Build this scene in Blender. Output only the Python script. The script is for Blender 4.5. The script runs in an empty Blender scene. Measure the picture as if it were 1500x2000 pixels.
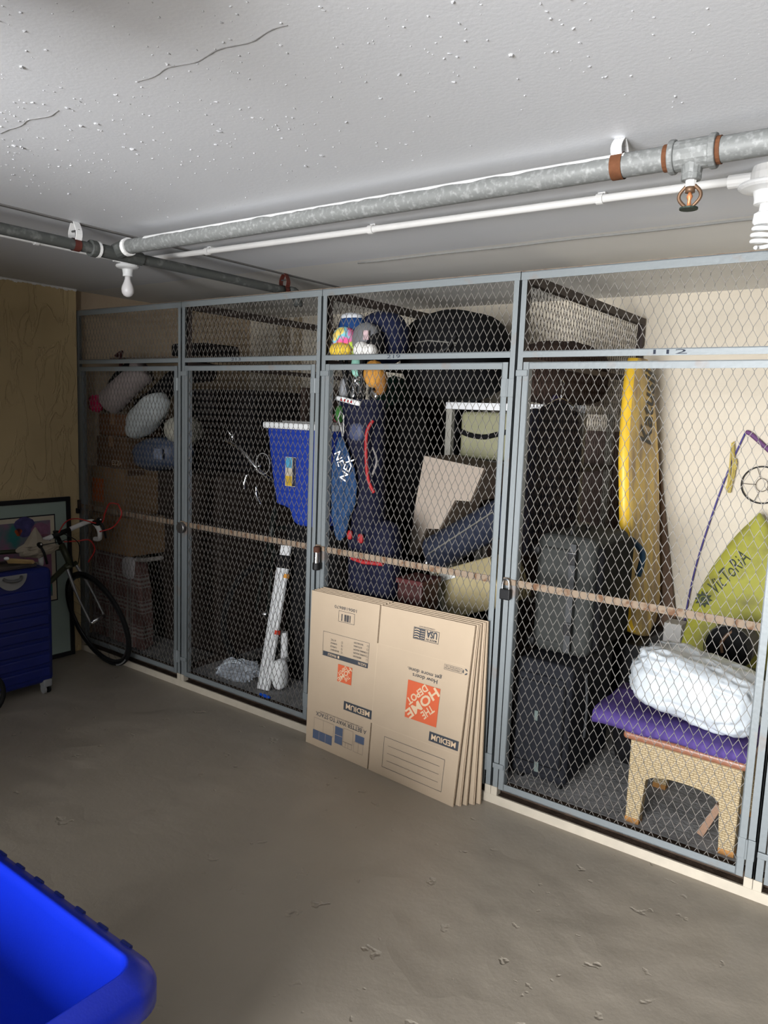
import bpy, bmesh, math, random
from mathutils import Vector, Matrix, noise
C = bpy.context.scene.collection
S = bpy.context.scene
PI = math.pi
rnd = random.Random(7)

# ------------------------------------------------------------------ camera, light, exposure
cd = bpy.data.cameras.new('camera'); cam = bpy.data.objects.new('camera', cd); C.objects.link(cam)
cam.location = (3.5701, -2.8585, 1.6950); cam.rotation_euler = (1.44080, -0.03706, 0.63478)
cd.sensor_fit = 'VERTICAL'; cd.sensor_height = 24.0; cd.lens = 24.0 * 1470.05 / 2000.0; cd.clip_start = 0.02
S.camera = cam
S.view_settings.view_transform = 'Standard'; S.view_settings.look = 'None'
S.view_settings.gamma = 1.0; S.view_settings.use_curve_mapping = False
S.view_settings.exposure = 0.0
W = bpy.data.worlds.new('daylight'); S.world = W; W.use_nodes = True
wb = W.node_tree.nodes['Background']; wb.inputs[0].default_value = (0.80, 0.90, 1.0, 1); wb.inputs[1].default_value = 1.0

def area(name, loc, aim, sx, sy, power, col=(1, 1, 1), spread=180):
    l = bpy.data.lights.new(name, 'AREA'); l.shape = 'RECTANGLE'; l.size = sx; l.size_y = sy
    l.energy = power; l.color = col; l.spread = math.radians(spread)
    o = bpy.data.objects.new(name, l); C.objects.link(o); o.location = loc
    o.rotation_euler = (Vector(aim) - Vector(loc)).to_track_quat('-Z', 'Y').to_euler()
    return o
# daylight through the wide open garage door behind the camera, sky above and sunlit driveway below
area('garage_door_daylight', (2.9, -8.6, 1.45), (2.6, 0.0, 2.3), 5.4, 2.8, 2300, (0.98, 0.985, 1.0))
area('sunlit_driveway_bounce', (2.3, -8.0, 0.03), (2.3, -8.0, 3.0), 5.0, 3.2, 900, (1.0, 0.985, 0.96))

# ------------------------------------------------------------------ materials
MATS = {}
def M(name, col, rough=0.5, metal=0.0, var=0.12, scale=12.0, bump=0.0, bscale=80.0, col2=None, mixlo=0.45, mixhi=0.6,
      alpha=1.0, trans=0.0, coat=0.0, spec=None, stretch=None, detail=6):
    if name in MATS: return MATS[name]
    m = bpy.data.materials.new(name); m.use_nodes = True; nt = m.node_tree; N = nt.nodes; L = nt.links
    b = N['Principled BSDF']; b.inputs['Roughness'].default_value = rough; b.inputs['Metallic'].default_value = metal
    tc = N.new('ShaderNodeTexCoord'); src = tc.outputs['Object']
    if stretch:
        mp = N.new('ShaderNodeMapping'); mp.inputs['Scale'].default_value = stretch; L.new(src, mp.inputs[0]); src = mp.outputs[0]
    nz = N.new('ShaderNodeTexNoise'); nz.inputs['Scale'].default_value = scale; nz.inputs['Detail'].default_value = detail
    L.new(src, nz.inputs['Vector'])
    r = N.new('ShaderNodeValToRGB'); e = r.color_ramp.elements
    c2 = col2 or tuple(c * (1 - var) for c in col)
    if col2: e[0].position, e[1].position = mixlo, mixhi
    else: e[0].position, e[1].position = 0.3, 0.7
    e[0].color = (*c2, 1) if not col2 else (*col, 1); e[1].color = (*col, 1) if not col2 else (*c2, 1)
    L.new(nz.outputs['Fac'], r.inputs[0]); L.new(r.outputs[0], b.inputs['Base Color'])
    if bump:
        n2 = N.new('ShaderNodeTexNoise'); n2.inputs['Scale'].default_value = bscale; n2.inputs['Detail'].default_value = 4
        L.new(src, n2.inputs['Vector'])
        bp = N.new('ShaderNodeBump'); bp.inputs['Strength'].default_value = bump; bp.inputs['Distance'].default_value = 0.01
        L.new(n2.outputs['Fac'], bp.inputs['Height']); L.new(bp.outputs[0], b.inputs['Normal'])
    b.inputs['Specular IOR Level'].default_value = spec if spec is not None else (0.12 if rough >= 0.7 else 0.4)
    if alpha < 1: b.inputs['Alpha'].default_value = alpha
    if trans: b.inputs['Transmission Weight'].default_value = trans
    if coat: b.inputs['Coat Weight'].default_value = coat
    MATS[name] = m
    return m

def nodes_of(m):
    nt = m.node_tree
    return nt, nt.nodes, nt.links, nt.nodes['Principled BSDF']

# ------------------------------------------------------------------ mesh builder (world coordinates)
class B:
    def __init__(s): s.bm = bmesh.new(); s.mi = 0
    def face(s, vs):
        try: f = s.bm.faces.new(vs); f.material_index = s.mi; return f
        except ValueError: return None
    def box(s, lo, hi, mx=None):
        v = []
        for z in (lo[2], hi[2]):
            for x, y in ((lo[0], lo[1]), (hi[0], lo[1]), (hi[0], hi[1]), (lo[0], hi[1])):
                p = Vector((x, y, z)); v.append(s.bm.verts.new(mx @ p if mx else p))
        for q in ((3, 2, 1, 0), (4, 5, 6, 7), (0, 1, 5, 4), (1, 2, 6, 5), (2, 3, 7, 6), (3, 0, 4, 7)): s.face([v[i] for i in q])
        return s
    def prism(s, pts, vec):
        a = [s.bm.verts.new(Vector(p)) for p in pts]; b = [s.bm.verts.new(Vector(p) + Vector(vec)) for p in pts]
        n = len(a); s.face(a[::-1]); s.face(b)
        for i in range(n): s.face([a[i], a[(i + 1) % n], b[(i + 1) % n], b[i]])
        return s
    def rings(s, rings, cap=True, closed=True):
        R = [[s.bm.verts.new(Vector(p)) for p in r] for r in rings]; n = len(R[0])
        for a, b in zip(R, R[1:]):
            for i in range(n if closed else n - 1): s.face([a[i], a[(i + 1) % n], b[(i + 1) % n], b[i]])
        if cap: s.face(R[0][::-1]); s.face(R[-1])
        return s
    def tube(s, path, r, n=10, cap=True, ell=None):
        P = [Vector(p) for p in path]; rr = r if isinstance(r, (list, tuple)) else [r] * len(P)
        rings = []; up = None
        for i, p in enumerate(P):
            t = (P[min(i + 1, len(P) - 1)] - P[max(i - 1, 0)]).normalized()
            if up is None:
                up = Vector((0, 0, 1)) if abs(t.z) < 0.9 else Vector((1, 0, 0))
            u = (up - t * up.dot(t)).normalized(); w = t.cross(u); up = u
            rings.append([p + (u * math.cos(a) * (ell or 1) + w * math.sin(a)) * rr[i] for a in [2 * PI * k / n for k in range(n)]])
        return s.rings(rings, cap)
    def loop(s, path, r, n=8):
        P = [Vector(p) for p in path]; m = len(P); rings = []
        nrm = sum(((P[i] - P[0]).cross(P[(i + 1) % m] - P[0]) for i in range(m)), Vector()).normalized()
        for i, p in enumerate(P):
            t = (P[(i + 1) % m] - P[i - 1]).normalized(); u = nrm; w = t.cross(u)
            rings.append([s.bm.verts.new(p + (u * math.cos(a) + w * math.sin(a)) * r) for a in [2 * PI * k / n for k in range(n)]])
        for i in range(m):
            a, b = rings[i], rings[(i + 1) % m]
            for k in range(n): s.face([a[k], a[(k + 1) % n], b[(k + 1) % n], b[k]])
        return s
    def lathe(s, prof, c, n=20, mx=None, cap=True):
        rings = []
        for r, z in prof:
            ring = [Vector((r * math.cos(2 * PI * k / n), r * math.sin(2 * PI * k / n), z)) for k in range(n)]
            rings.append([(mx @ p if mx else p) + Vector(c) for p in ring])
        return s.rings(rings, cap)
    def blob(s, c, rad, e=1.0, amp=0.0, f=3.0, seed=0, mx=None, nu=28, nv=18, ridge=False):
        rings = []; sg = lambda v, q: math.copysign(abs(v) ** q, v)
        for j in range(nv + 1):
            ph = -PI / 2 + PI * j / nv; ph = max(-PI / 2 + 0.02, min(PI / 2 - 0.02, ph)); ring = []
            for i in range(nu):
                th = 2 * PI * i / nu
                p = Vector((sg(math.cos(ph), e) * sg(math.cos(th), e), sg(math.cos(ph), e) * sg(math.sin(th), e), sg(math.sin(ph), e)))
                if amp:
                    d = noise.noise(p * f + Vector((seed * 7.3, seed * 3.1, seed)))
                    if ridge: d = (0.5 - abs(d) * 2) * 0.7 + 0.5 * noise.noise(p * f * 0.45 + Vector((seed, 9, 2)))
                    p = p * (1 + amp * d)
                p = Vector((p.x * rad[0], p.y * rad[1], p.z * rad[2]))
                ring.append((mx @ p if mx else p) + Vector(c))
            rings.append(ring)
        return s.rings(rings, True)
    def build(s, name, mat, parent=None, smooth=False, bevel=0, seg=2, sub=0, **tags):
        bm = s.bm
        bmesh.ops.recalc_face_normals(bm, faces=bm.faces[:])
        if parent: o0 = Vector(parent['_org']) if '_org' in parent else Vector()
        else:
            xs = [v.co for v in bm.verts]
            lo = Vector((min(v.x for v in xs), min(v.y for v in xs), min(v.z for v in xs))); hi = Vector((max(v.x for v in xs), max(v.y for v in xs), max(v.z for v in xs)))
            o0 = Vector(((lo.x + hi.x) / 2, (lo.y + hi.y) / 2, lo.z))
        for v in bm.verts: v.co -= o0
        me = bpy.data.meshes.new(name); bm.to_mesh(me); bm.free()
        for m in (mat if isinstance(mat, (list, tuple)) else [mat]): me.materials.append(m)
        o = bpy.data.objects.new(name, me); C.objects.link(o); o['_org'] = tuple(o0)
        if parent: o.parent = parent
        else: o.location = o0
        if smooth:
            for p in me.polygons: p.use_smooth = True
        if bevel:
            md = o.modifiers.new('bevel', 'BEVEL'); md.width = bevel; md.segments = seg; md.limit_method = 'ANGLE'; md.angle_limit = math.radians(40)
        if sub:
            md = o.modifiers.new('subsurf', 'SUBSURF'); md.levels = sub; md.render_levels = sub
        if bevel and smooth is False:
            for p in me.polygons: p.use_smooth = False
        for k, v in tags.items(): o[k] = v
        return o

def thing(name, label, cat, loc, group=None):
    o = bpy.data.objects.new(name, None); C.objects.link(o); o.location = loc; o['_org'] = tuple(loc)
    o.empty_display_size = 0.05; o['label'] = label; o['category'] = cat
    if group: o['group'] = group
    return o
def tag(o, label, cat, group=None):
    o['label'] = label; o['category'] = cat
    if group: o['group'] = group
    return o
def struct(o): o['kind'] = 'structure'; return o
def dup(o, dx, label=None, parent=None):
    c = o.copy(); C.objects.link(c); c.parent = parent
    if parent is None: c.location = o.location + Vector(dx)
    if label: c['label'] = label
    for ch in list(o.children): dup(ch, dx, None, c)
    return c
def arc(c, r, a0, a1, n, u=(1, 0, 0), v=(0, 0, 1)):
    c, u, v = Vector(c), Vector(u), Vector(v)
    return [c + u * r * math.cos(a0 + (a1 - a0) * k / n) + v * r * math.sin(a0 + (a1 - a0) * k / n) for k in range(n + 1)]
def rot(ax, deg): return Matrix.Rotation(math.radians(deg), 4, ax)
def smoothpath(pts, n=6):
    P = [Vector(p) for p in pts]; out = []
    for i in range(len(P) - 1):
        p0, p1, p2, p3 = P[max(i - 1, 0)], P[i], P[i + 1], P[min(i + 2, len(P) - 1)]
        for k in range(n):
            t = k / n
            out.append(0.5 * ((2 * p1) + (p2 - p0) * t + (2 * p0 - 5 * p1 + 4 * p2 - p3) * t * t + (3 * p1 - p0 - 3 * p2 + p3) * t ** 3))
    return out + [P[-1]]
_tc = {}
def text2d(body, bold=0.0, shear=0.0):
    """flat lettering as (verts, faces) in the unit box 0..1 of its own extent, with its aspect"""
    k = (body, bold, shear)
    if k in _tc: return _tc[k]
    cu = bpy.data.curves.new('lettering', 'FONT'); cu.body = body; cu.offset = bold; cu.shear = shear; cu.resolution_u = 3
    o = bpy.data.objects.new('lettering', cu); C.objects.link(o)
    me = bpy.data.meshes.new_from_object(o.evaluated_get(bpy.context.evaluated_depsgraph_get()))
    vs = [v.co.copy() for v in me.vertices]; fs = [tuple(p.vertices) for p in me.polygons]
    bpy.data.objects.remove(o); bpy.data.curves.remove(cu); bpy.data.meshes.remove(me)
    x0, x1 = min(v.x for v in vs), max(v.x for v in vs); y0, y1 = min(v.y for v in vs), max(v.y for v in vs)
    out = ([((v.x - x0) / (x1 - x0), (v.y - y0) / (y1 - y0)) for v in vs], fs, (x1 - x0) / (y1 - y0)); _tc[k] = out
    return out
def put2d(b, vf, fn):
    vs = [b.bm.verts.new(fn(x, y)) for x, y in vf[0]]
    for f in vf[1]: b.face([vs[i] for i in f])

# ------------------------------------------------------------------ palette
steel = M('painted_steel', (0.18, 0.20, 0.207), 0.45, 0.15, scale=9, col2=(0.20, 0.15, 0.12), mixlo=0.60, mixhi=0.78, bump=0.08, bscale=60)
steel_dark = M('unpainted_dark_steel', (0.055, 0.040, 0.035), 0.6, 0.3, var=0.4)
rust_bar = M('rusty_flat_bar', (0.215, 0.165, 0.12), 0.8, 0.0, scale=30, col2=(0.13, 0.07, 0.04), mixlo=0.5, mixhi=0.65)
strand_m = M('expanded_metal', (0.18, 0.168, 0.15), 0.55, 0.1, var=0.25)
strand_d = M('expanded_metal_shaded', (0.045, 0.032, 0.027), 0.7, 0.1, var=0.3)  # partition mesh: its shade is put into a darker metal colour
chrome = M('chrome', (0.75, 0.76, 0.78), 0.18, 1.0, var=0.1)
black = M('black_fabric', (0.006, 0.006, 0.007), 0.85, var=0.4, bump=0.2, bscale=250)
blackp = M('black_plastic', (0.008, 0.008, 0.009), 0.5, var=0.3, spec=0.25)
navy = M('navy_fabric', (0.012, 0.016, 0.045), 0.75, var=0.3, bump=0.2, bscale=250)
rubber = M('black_rubber', (0.012, 0.012, 0.012), 0.7, var=0.3)
card = M('cardboard', (0.425, 0.335, 0.24), 0.85, var=0.06, scale=5)
card_edge = M('cardboard_edge', (0.36, 0.26, 0.17), 0.9, var=0.35, scale=160)
card_old = M('old_cardboard', (0.30, 0.175, 0.09), 0.85, var=0.2)
white_paint = M('white_paint', (0.80, 0.80, 0.79), 0.5, var=0.05)
white_plastic = M('white_plastic', (0.82, 0.83, 0.83), 0.4, var=0.06)
ink = M('dark_blue_ink', (0.05, 0.056, 0.066), 0.8, var=0.2)
ink_blue = M('blue_ink', (0.085, 0.11, 0.17), 0.8, var=0.15)
orange = M('orange_ink', (0.52, 0.105, 0.045), 0.8, var=0.06)
red = M('red_fabric', (0.33, 0.012, 0.015), 0.6, var=0.2)
# ------------------------------------------------------------------ the room
XL, XR, YF, YB, ZC = -1.05, 6.6, -6.0, 1.582, 2.42
fl = M('floor_paint', (0.33, 0.29, 0.235), 0.42, var=0.16, scale=1.3)
nt, N, L, bs = nodes_of(fl)
tc = N.new('ShaderNodeTexCoord'); vn = N.new('ShaderNodeTexNoise'); vn.inputs['Scale'].default_value = 14; vn.inputs['Detail'].default_value = 8; vn.inputs['Roughness'].default_value = 0.6
L.new(tc.outputs['Object'], vn.inputs['Vector'])
pit = N.new('ShaderNodeTexVoronoi'); pit.inputs['Scale'].default_value = 9; pit.inputs['Randomness'].default_value = 1
n3 = N.new('ShaderNodeTexNoise'); n3.inputs['Scale'].default_value = 20; L.new(tc.outputs['Object'], n3.inputs['Vector'])
mx = N.new('ShaderNodeMix'); mx.data_type = 'VECTOR'; mx.inputs[0].default_value = 0.12
L.new(tc.outputs['Object'], mx.inputs[4]); L.new(n3.outputs['Color'], mx.inputs[5]); L.new(mx.outputs[1], pit.inputs['Vector'])
mr = N.new('ShaderNodeMapRange'); mr.inputs['From Max'].default_value = 0.16; L.new(pit.outputs['Distance'], mr.inputs['Value'])
msk = N.new('ShaderNodeTexNoise'); msk.inputs['Scale'].default_value = 2.2; L.new(tc.outputs['Object'], msk.inputs['Vector'])
mm = N.new('ShaderNodeMapRange'); mm.inputs['From Min'].default_value = 0.42; mm.inputs['From Max'].default_value = 0.60; L.new(msk.outputs['Fac'], mm.inputs['Value'])
ad = N.new('ShaderNodeMath'); ad.operation = 'MULTIPLY'; L.new(mr.outputs[0], ad.inputs[0]); L.new(mm.outputs[0], ad.inputs[1])
a2 = N.new('ShaderNodeMath'); a2.operation = 'MULTIPLY_ADD'; a2.inputs[1].default_value = 0.35; L.new(vn.outputs['Fac'], a2.inputs[0]); L.new(ad.outputs[0], a2.inputs[2])
bp = N.new('ShaderNodeBump'); bp.inputs['Strength'].default_value = 0.9; bp.inputs['Distance'].default_value = 0.007
L.new(a2.outputs[0], bp.inputs['Height']); L.new(bp.outputs[0], bs.inputs['Normal'])

ceil = M('ceiling_paint', (0.69, 0.71, 0.745), 0.6, var=0.05, scale=0.8)
nt, N, L, bs = nodes_of(ceil)
tc = N.new('ShaderNodeTexCoord'); vo = N.new('ShaderNodeTexNoise'); vo.inputs['Scale'].default_value = 85; vo.inputs['Detail'].default_value = 3
L.new(tc.outputs['Object'], vo.inputs['Vector'])
bp = N.new('ShaderNodeBump'); bp.inputs['Strength'].default_value = 0.10; bp.inputs['Distance'].default_value = 0.004
L.new(vo.outputs['Fac'], bp.inputs['Height']); L.new(bp.outputs[0], bs.inputs['Normal'])

cream = M('cream_wall', (0.66, 0.595, 0.49), 0.8, var=0.08, scale=3, bump=0.15, bscale=30)
brownw = M('tan_wall', (0.50, 0.395, 0.28), 0.85, var=0.1, scale=4, bump=0.3, bscale=30)
yellow = M('ochre_plaster', (0.58, 0.45, 0.25), 0.75, var=0.1, scale=4)
nt, N, L, bs = nodes_of(yellow)
tc = N.new('ShaderNodeTexCoord'); mp = N.new('ShaderNodeMapping'); mp.inputs['Scale'].default_value = (1, 1.6, 0.55); mp.inputs['Rotation'].default_value = (0.5, 0, 0)
L.new(tc.outputs['Object'], mp.inputs[0])
wn = N.new('ShaderNodeTexNoise'); wn.inputs['Scale'].default_value = 4.5; wn.inputs['Detail'].default_value = 4; wn.inputs['Distortion'].default_value = 1.2; L.new(mp.outputs[0], wn.inputs['Vector'])
ab = N.new('ShaderNodeMath'); ab.operation = 'SUBTRACT'; ab.inputs[1].default_value = 0.5; L.new(wn.outputs['Fac'], ab.inputs[0])
a3 = N.new('ShaderNodeMath'); a3.operation = 'ABSOLUTE'; L.new(ab.outputs[0], a3.inputs[0])
m3 = N.new('ShaderNodeMapRange'); m3.inputs['From Max'].default_value = 0.035; L.new(a3.outputs[0], m3.inputs['Value'])
bp = N.new('ShaderNodeBump'); bp.invert = True; bp.inputs['Strength'].default_value = 0.6; bp.inputs['Distance'].default_value = 0.008
L.new(m3.outputs[0], bp.inputs['Height']); L.new(bp.outputs[0], bs.inputs['Normal'])
concrete = M('grey_concrete', (0.30, 0.30, 0.30), 0.9, var=0.45, scale=9, bump=0.6, bscale=60)
curbm = M('cream_curb_paint', (0.46, 0.41, 0.33), 0.6, var=0.12, scale=14, bump=0.1)
soil = M('dark_brown_edge', (0.075, 0.052, 0.038), 0.9, var=0.5, scale=18, bump=0.5)

greyw = M('bare_block_wall', (0.20, 0.19, 0.18), 0.9, var=0.2)
def slab(name, lo, hi, mat): return struct(B().box(lo, hi).build(name, mat))
slab('floor', (XL - 0.2, YF - 5, -0.12), (XR + 0.2, 0.0, 0.0), fl)
slab('trim_1', (XL, -0.004, -0.02), (XR, 0.005, 0.040), curbm)                       # cream curb under the cage fronts
struct(B().box((XL, 0.005, -0.02), (XR, 0.056, 0.038)).box((XL, 0.048, 0.038), (XR, 0.060, 0.086)).build('trim_2', soil))                          # bare edge of the raised slab
slab('floor.001', (XL - 0.1, 0.060, -0.02), (XR, YB, 0.090), concrete)                # raised slab inside the cages
slab('ceiling', (XL - 0.2, YF, ZC), (XR + 0.2, 0.065, ZC + 0.15), ceil)
slab('ceiling.001', (XL - 0.2, 0.065, ZC), (XR + 0.2, YB + 0.2, ZC + 0.15), M('warm_grey_ceiling_paint', (0.80, 0.79, 0.76), 0.7, var=0.08, scale=1.2))
slab('wall_back', (XL - 0.2, YB, -0.1), (XR + 0.2, YB + 0.15, ZC), cream)
slab('wall_left', (XL - 0.15, YF, -0.1), (XL, -0.008, ZC), yellow)
slab('wall_left.001', (XL - 0.2, -0.008, -0.1), (XL - 0.05, YB, ZC), brownw)
slab('wall_right', (XR, YF, -0.1), (XR + 0.15, YB, ZC), greyw)
slab('wall_front', (XL, YF - 0.2, 0.0), (0.25, YF, ZC), greyw)
slab('wall_front.001', (3.9, YF - 0.2, 0.0), (XR, YF, ZC), greyw)
slab('wall_front.002', (0.25, YF - 0.2, 2.3), (3.9, YF, ZC), greyw)
slab('trim_3', (0.635, -2.5, ZC - 0.006), (0.655, 0.75, ZC + 0.01), M('dark_joint', (0.16, 0.155, 0.15), 0.8))   # joint strip in the ceiling
# ragged plaster edge at the top of the ochre wall
b = B()
for k in range(46):
    y = -0.02 - k * 0.03; s = 0.006 + 0.010 * rnd.random()
    b.blob((XL + 0.002, y, ZC - 0.004), (s * 0.6, 0.02, s), 1, 0.4, 3, k, nu=8, nv=6)
struct(b.build('trim_4', white_paint))
# loose stipple lumps on the ceiling near the camera: nobody could count them
b = B()
for k in range(4200):
    x = rnd.uniform(0.9, 4.2); y = rnd.uniform(-2.6, -0.9)
    if rnd.random() > max(0.03, min(1, (-(y) - 0.85) / 1.3)) * (1.0 if noise.noise(Vector((x * 1.7, y * 1.7, 3))) > -0.15 else 0.35): continue
    s = rnd.uniform(0.0009, 0.0030) * (1.9 if rnd.random() < 0.05 else 1) * (0.75 if x > 3.0 else 1)
    b.blob((x, y, ZC), (s * rnd.uniform(0.8, 2.0), s, s * 0.8), 1, 0.4, 2, k, mx=rot('Z', rnd.uniform(0, 180)), nu=7, nv=5)
o = b.build('ceiling_stipple', M('dull_stipple_paint', (0.46, 0.47, 0.49), 0.8, var=0.05)); o['kind'] = 'stuff'; tag(o, 'rough white stipple lumps scattered over the painted ceiling', 'plaster lumps')
# crack in the ceiling paint
for xa, xb in ((1.40, 1.72), (2.02, 2.50)):
    b = B(); n = int((xb - xa) / 0.012)
    b.tube([(xa + 0.012 * k, -1.742 + 0.012 * noise.noise(Vector((xa + k * 0.15, 1, 2))), ZC) for k in range(n)], [0.0012 + 0.0014 * abs(noise.noise(Vector((k * 0.4, 5, xa)))) for k in range(n)], 5)
    struct(b.build('trim_5', M('paint_crack', (0.20, 0.20, 0.20), 0.9)))

# unseen vehicle added behind the camera on the left to shade that half
shade_van = thing('shade_van', 'unseen dark grey vehicle shape added behind the camera to shade the left', 'shade_van', (0.42, -4.3, 0))
paint = M('dark_blocker_paint', (0.03, 0.032, 0.035), 0.3, 0.3); tyre_m = M('tyre', (0.012, 0.012, 0.012), 0.8)
CX = 0.58
def carsec(y, w, z0, z1, wt): return [(CX - w, y, z0), (CX + w, y, z0), (CX + w, y, z0 + (z1 - z0) * 0.5), (CX + wt, y, z1), (CX - wt, y, z1), (CX - w, y, z0 + (z1 - z0) * 0.5)]
b = B(); b.rings([carsec(y, w, z0, z1, wt) for y, w, z0, z1, wt in ((-2.78, .80, .32, .95, .76), (-2.86, .92, .22, 1.15, .86), (-3.05, .95, .20, 1.25, .88), (-3.15, .95, .20, 1.45, .88), (-3.45, .95, .20, 2.27, .84), (-5.70, .95, .20, 2.27, .84), (-5.8, .93, .24, 2.2, .84))])
b.build('body', paint, shade_van, smooth=False, bevel=0.04)
for x in (-0.82, 0.82):
    for y in (-3.15, -5.2): B().tube([(CX + x - 0.11, y, 0.33), (CX + x + 0.11, y, 0.33)], 0.33, 24).build('wheel', tyre_m, shade_van)

t = thing('shade_opener', 'unseen opener shape added above the camera to shade the ceiling', 'added shade object', (2.4, -2.75, 2.18))  # unseen opener shape, added to throw shade on the ceiling
B().box((2.12, -2.95, 2.19), (2.62, -2.50, 2.37)).build('housing', paint, t, bevel=0.02)
B().box((2.35, -5.7, 2.28), (2.40, -2.9, 2.32)).build('rail', steel_dark, t)
B().box((2.2, -2.9, 2.37), (2.24, -2.6, 2.42)).box((2.5, -2.9, 2.37), (2.54, -2.6, 2.42)).build('ceiling_bracket', steel_dark, t)
# ------------------------------------------------------------------ pipes and lamps on the ceiling
galv = M('galvanised_pipe', (0.165, 0.172, 0.168), 0.55, 0.1, scale=70, col2=(0.30, 0.31, 0.305), mixlo=0.5, mixhi=0.75, bump=0.1)
galv_d = M('dark_galvanised_pipe', (0.085, 0.09, 0.085), 0.55, 0.3, scale=26, col2=(0.20, 0.205, 0.20), mixlo=0.55, mixhi=0.75, bump=0.1)
rustm = M('rusted_steel', (0.15, 0.062, 0.03), 0.75, 0.1, var=0.3, scale=40)
redox = M('red_oxide_paint', (0.11, 0.022, 0.014), 0.6, var=0.3)
brass = M('aged_brass', (0.19, 0.115, 0.07), 0.5, 0.6, var=0.35, scale=60)
ZP, YP, XP = 2.352, -0.862, 0.65
def fitting(path, r): return B().tube(path, r, 16)
run = thing('sprinkler_pipe', 'thick grey sprinkler pipe running along the ceiling in front of the cages', 'pipe', (3.0, YP, ZP))
xs = [XP + 0.05 + k * 0.1 for k in range(52)]
B().tube([(x, YP, ZP) for x in xs], 0.030, 18).build('pipe', galv, run, smooth=True)
b = B()   # overspray of ceiling paint on the top of the pipe
ring = []
for i in range(180):
    x = 0.86 + i * 0.0245
    if x > 2.85: break
    a1 = 2.0 + 0.28 * noise.noise(Vector((x * 14, 1, 1))) + 0.2 * noise.noise(Vector((x * 40, 1, 4)))
    ring.append([(x, YP + 0.0308 * math.cos(a), ZP + 0.0308 * math.sin(a)) for a in [1.0 + (a1 + 0.55 - 1.0) * k / 6 for k in range(7)]])
b.rings(ring, cap=False, closed=False).build('paint_overspray', white_paint, run, smooth=True)
tee = B(); tee.tube([(2.968, YP, ZP), (3.052, YP, ZP)], 0.036, 18)
tee.tube([(2.955, YP, ZP), (2.970, YP, ZP)], 0.041, 18); tee.tube([(3.050, YP, ZP), (3.066, YP, ZP)], 0.041, 18)
tee.tube([(3.010, YP, ZP), (3.010, YP, ZP - 0.056)], [0.030, 0.022], 16); tee.tube([(3.010, YP, ZP - 0.045), (3.010, YP, ZP - 0.062)], 0.025, 8)
tee.build('tee_fitting', galv, run, bevel=0.003)
B().tube([(2.942, YP, ZP), (2.956, YP, ZP)], 0.0325, 18).tube([(3.066, YP, ZP), (3.076, YP, ZP)], 0.0325, 18).build('rusty_thread', rustm, run)
sh = thing('fire_sprinkler', 'brass fire sprinkler head screwed into the ceiling pipe tee', 'sprinkler head', (3.01, YP, 2.232))
B().tube([(3.01, YP, 2.290), (3.01, YP, 2.275)], 0.013, 8).build('threaded_body', white_paint, sh)
fr = B()
for s in (-1, 1): fr.tube(smoothpath([(3.01 + s * 0.010, YP, 2.278), (3.01 + s * 0.024, YP, 2.262), (3.01 + s * 0.024, YP, 2.246), (3.01 + s * 0.006, YP, 2.226)]), 0.0045, 8)
fr.tube([(3.01, YP, 2.276), (3.01, YP, 2.262)], 0.012, 10)
fr.build('frame_arms', brass, sh, smooth=True)
B().tube([(3.01, YP, 2.264), (3.01, YP, 2.252), (3.01, YP, 2.243), (3.01, YP, 2.228)], [0.003, 0.008, 0.004, 0.006], 8).build('fusible_link', M('orange_brass', (0.55, 0.22, 0.09), 0.4, 0.4), sh, smooth=True)
d = B(); d.tube([(3.01, YP, 2.226), (3.01, YP, 2.222)], 0.022, 16); d.build('deflector', M('dark_verdigris', (0.03, 0.045, 0.035), 0.6, 0.4), sh)

cross = thing('branch_pipe', 'dark grey pipe branching off under the ceiling towards the cages', 'pipe', (XP, -0.5, 2.33))
B().tube([(XP, -2.7 + k * 0.1, 2.33) for k in range(30)], 0.0225, 16).build('pipe', galv_d, cross, smooth=True)
el = B(); el.tube([(XP, 0.19, 2.33), (XP, 0.235, 2.33), (XP, 0.262, 2.318), (XP, 0.27, 2.29), (XP, 0.27, 2.262)], [0.028, 0.03, 0.03, 0.03, 0.027], 14)
el.build('elbow_fitting', galv_d, cross, smooth=True)
te = B(); te.tube([(XP, -0.98, 2.33), (XP, -0.74, 2.33)], 0.028, 16); te.tube([(XP, -0.99, 2.33), (XP, -0.965, 2.33)], 0.034, 16)
te.tube([(XP, YP, 2.34), (XP + 0.075, YP, ZP)], 0.034, 16)
te.build('tee_fitting', galv_d, cross, smooth=False)
B().tube([(XP, -0.962, 2.33), (XP, -0.950, 2.33)], 0.034, 16).build('painted_collar', white_paint, cross)
B().tube([(XP + 0.07, YP, ZP - 0.002), (XP + 0.09, YP, ZP)], 0.037, 16).build('painted_collar', white_paint, cross)

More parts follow.
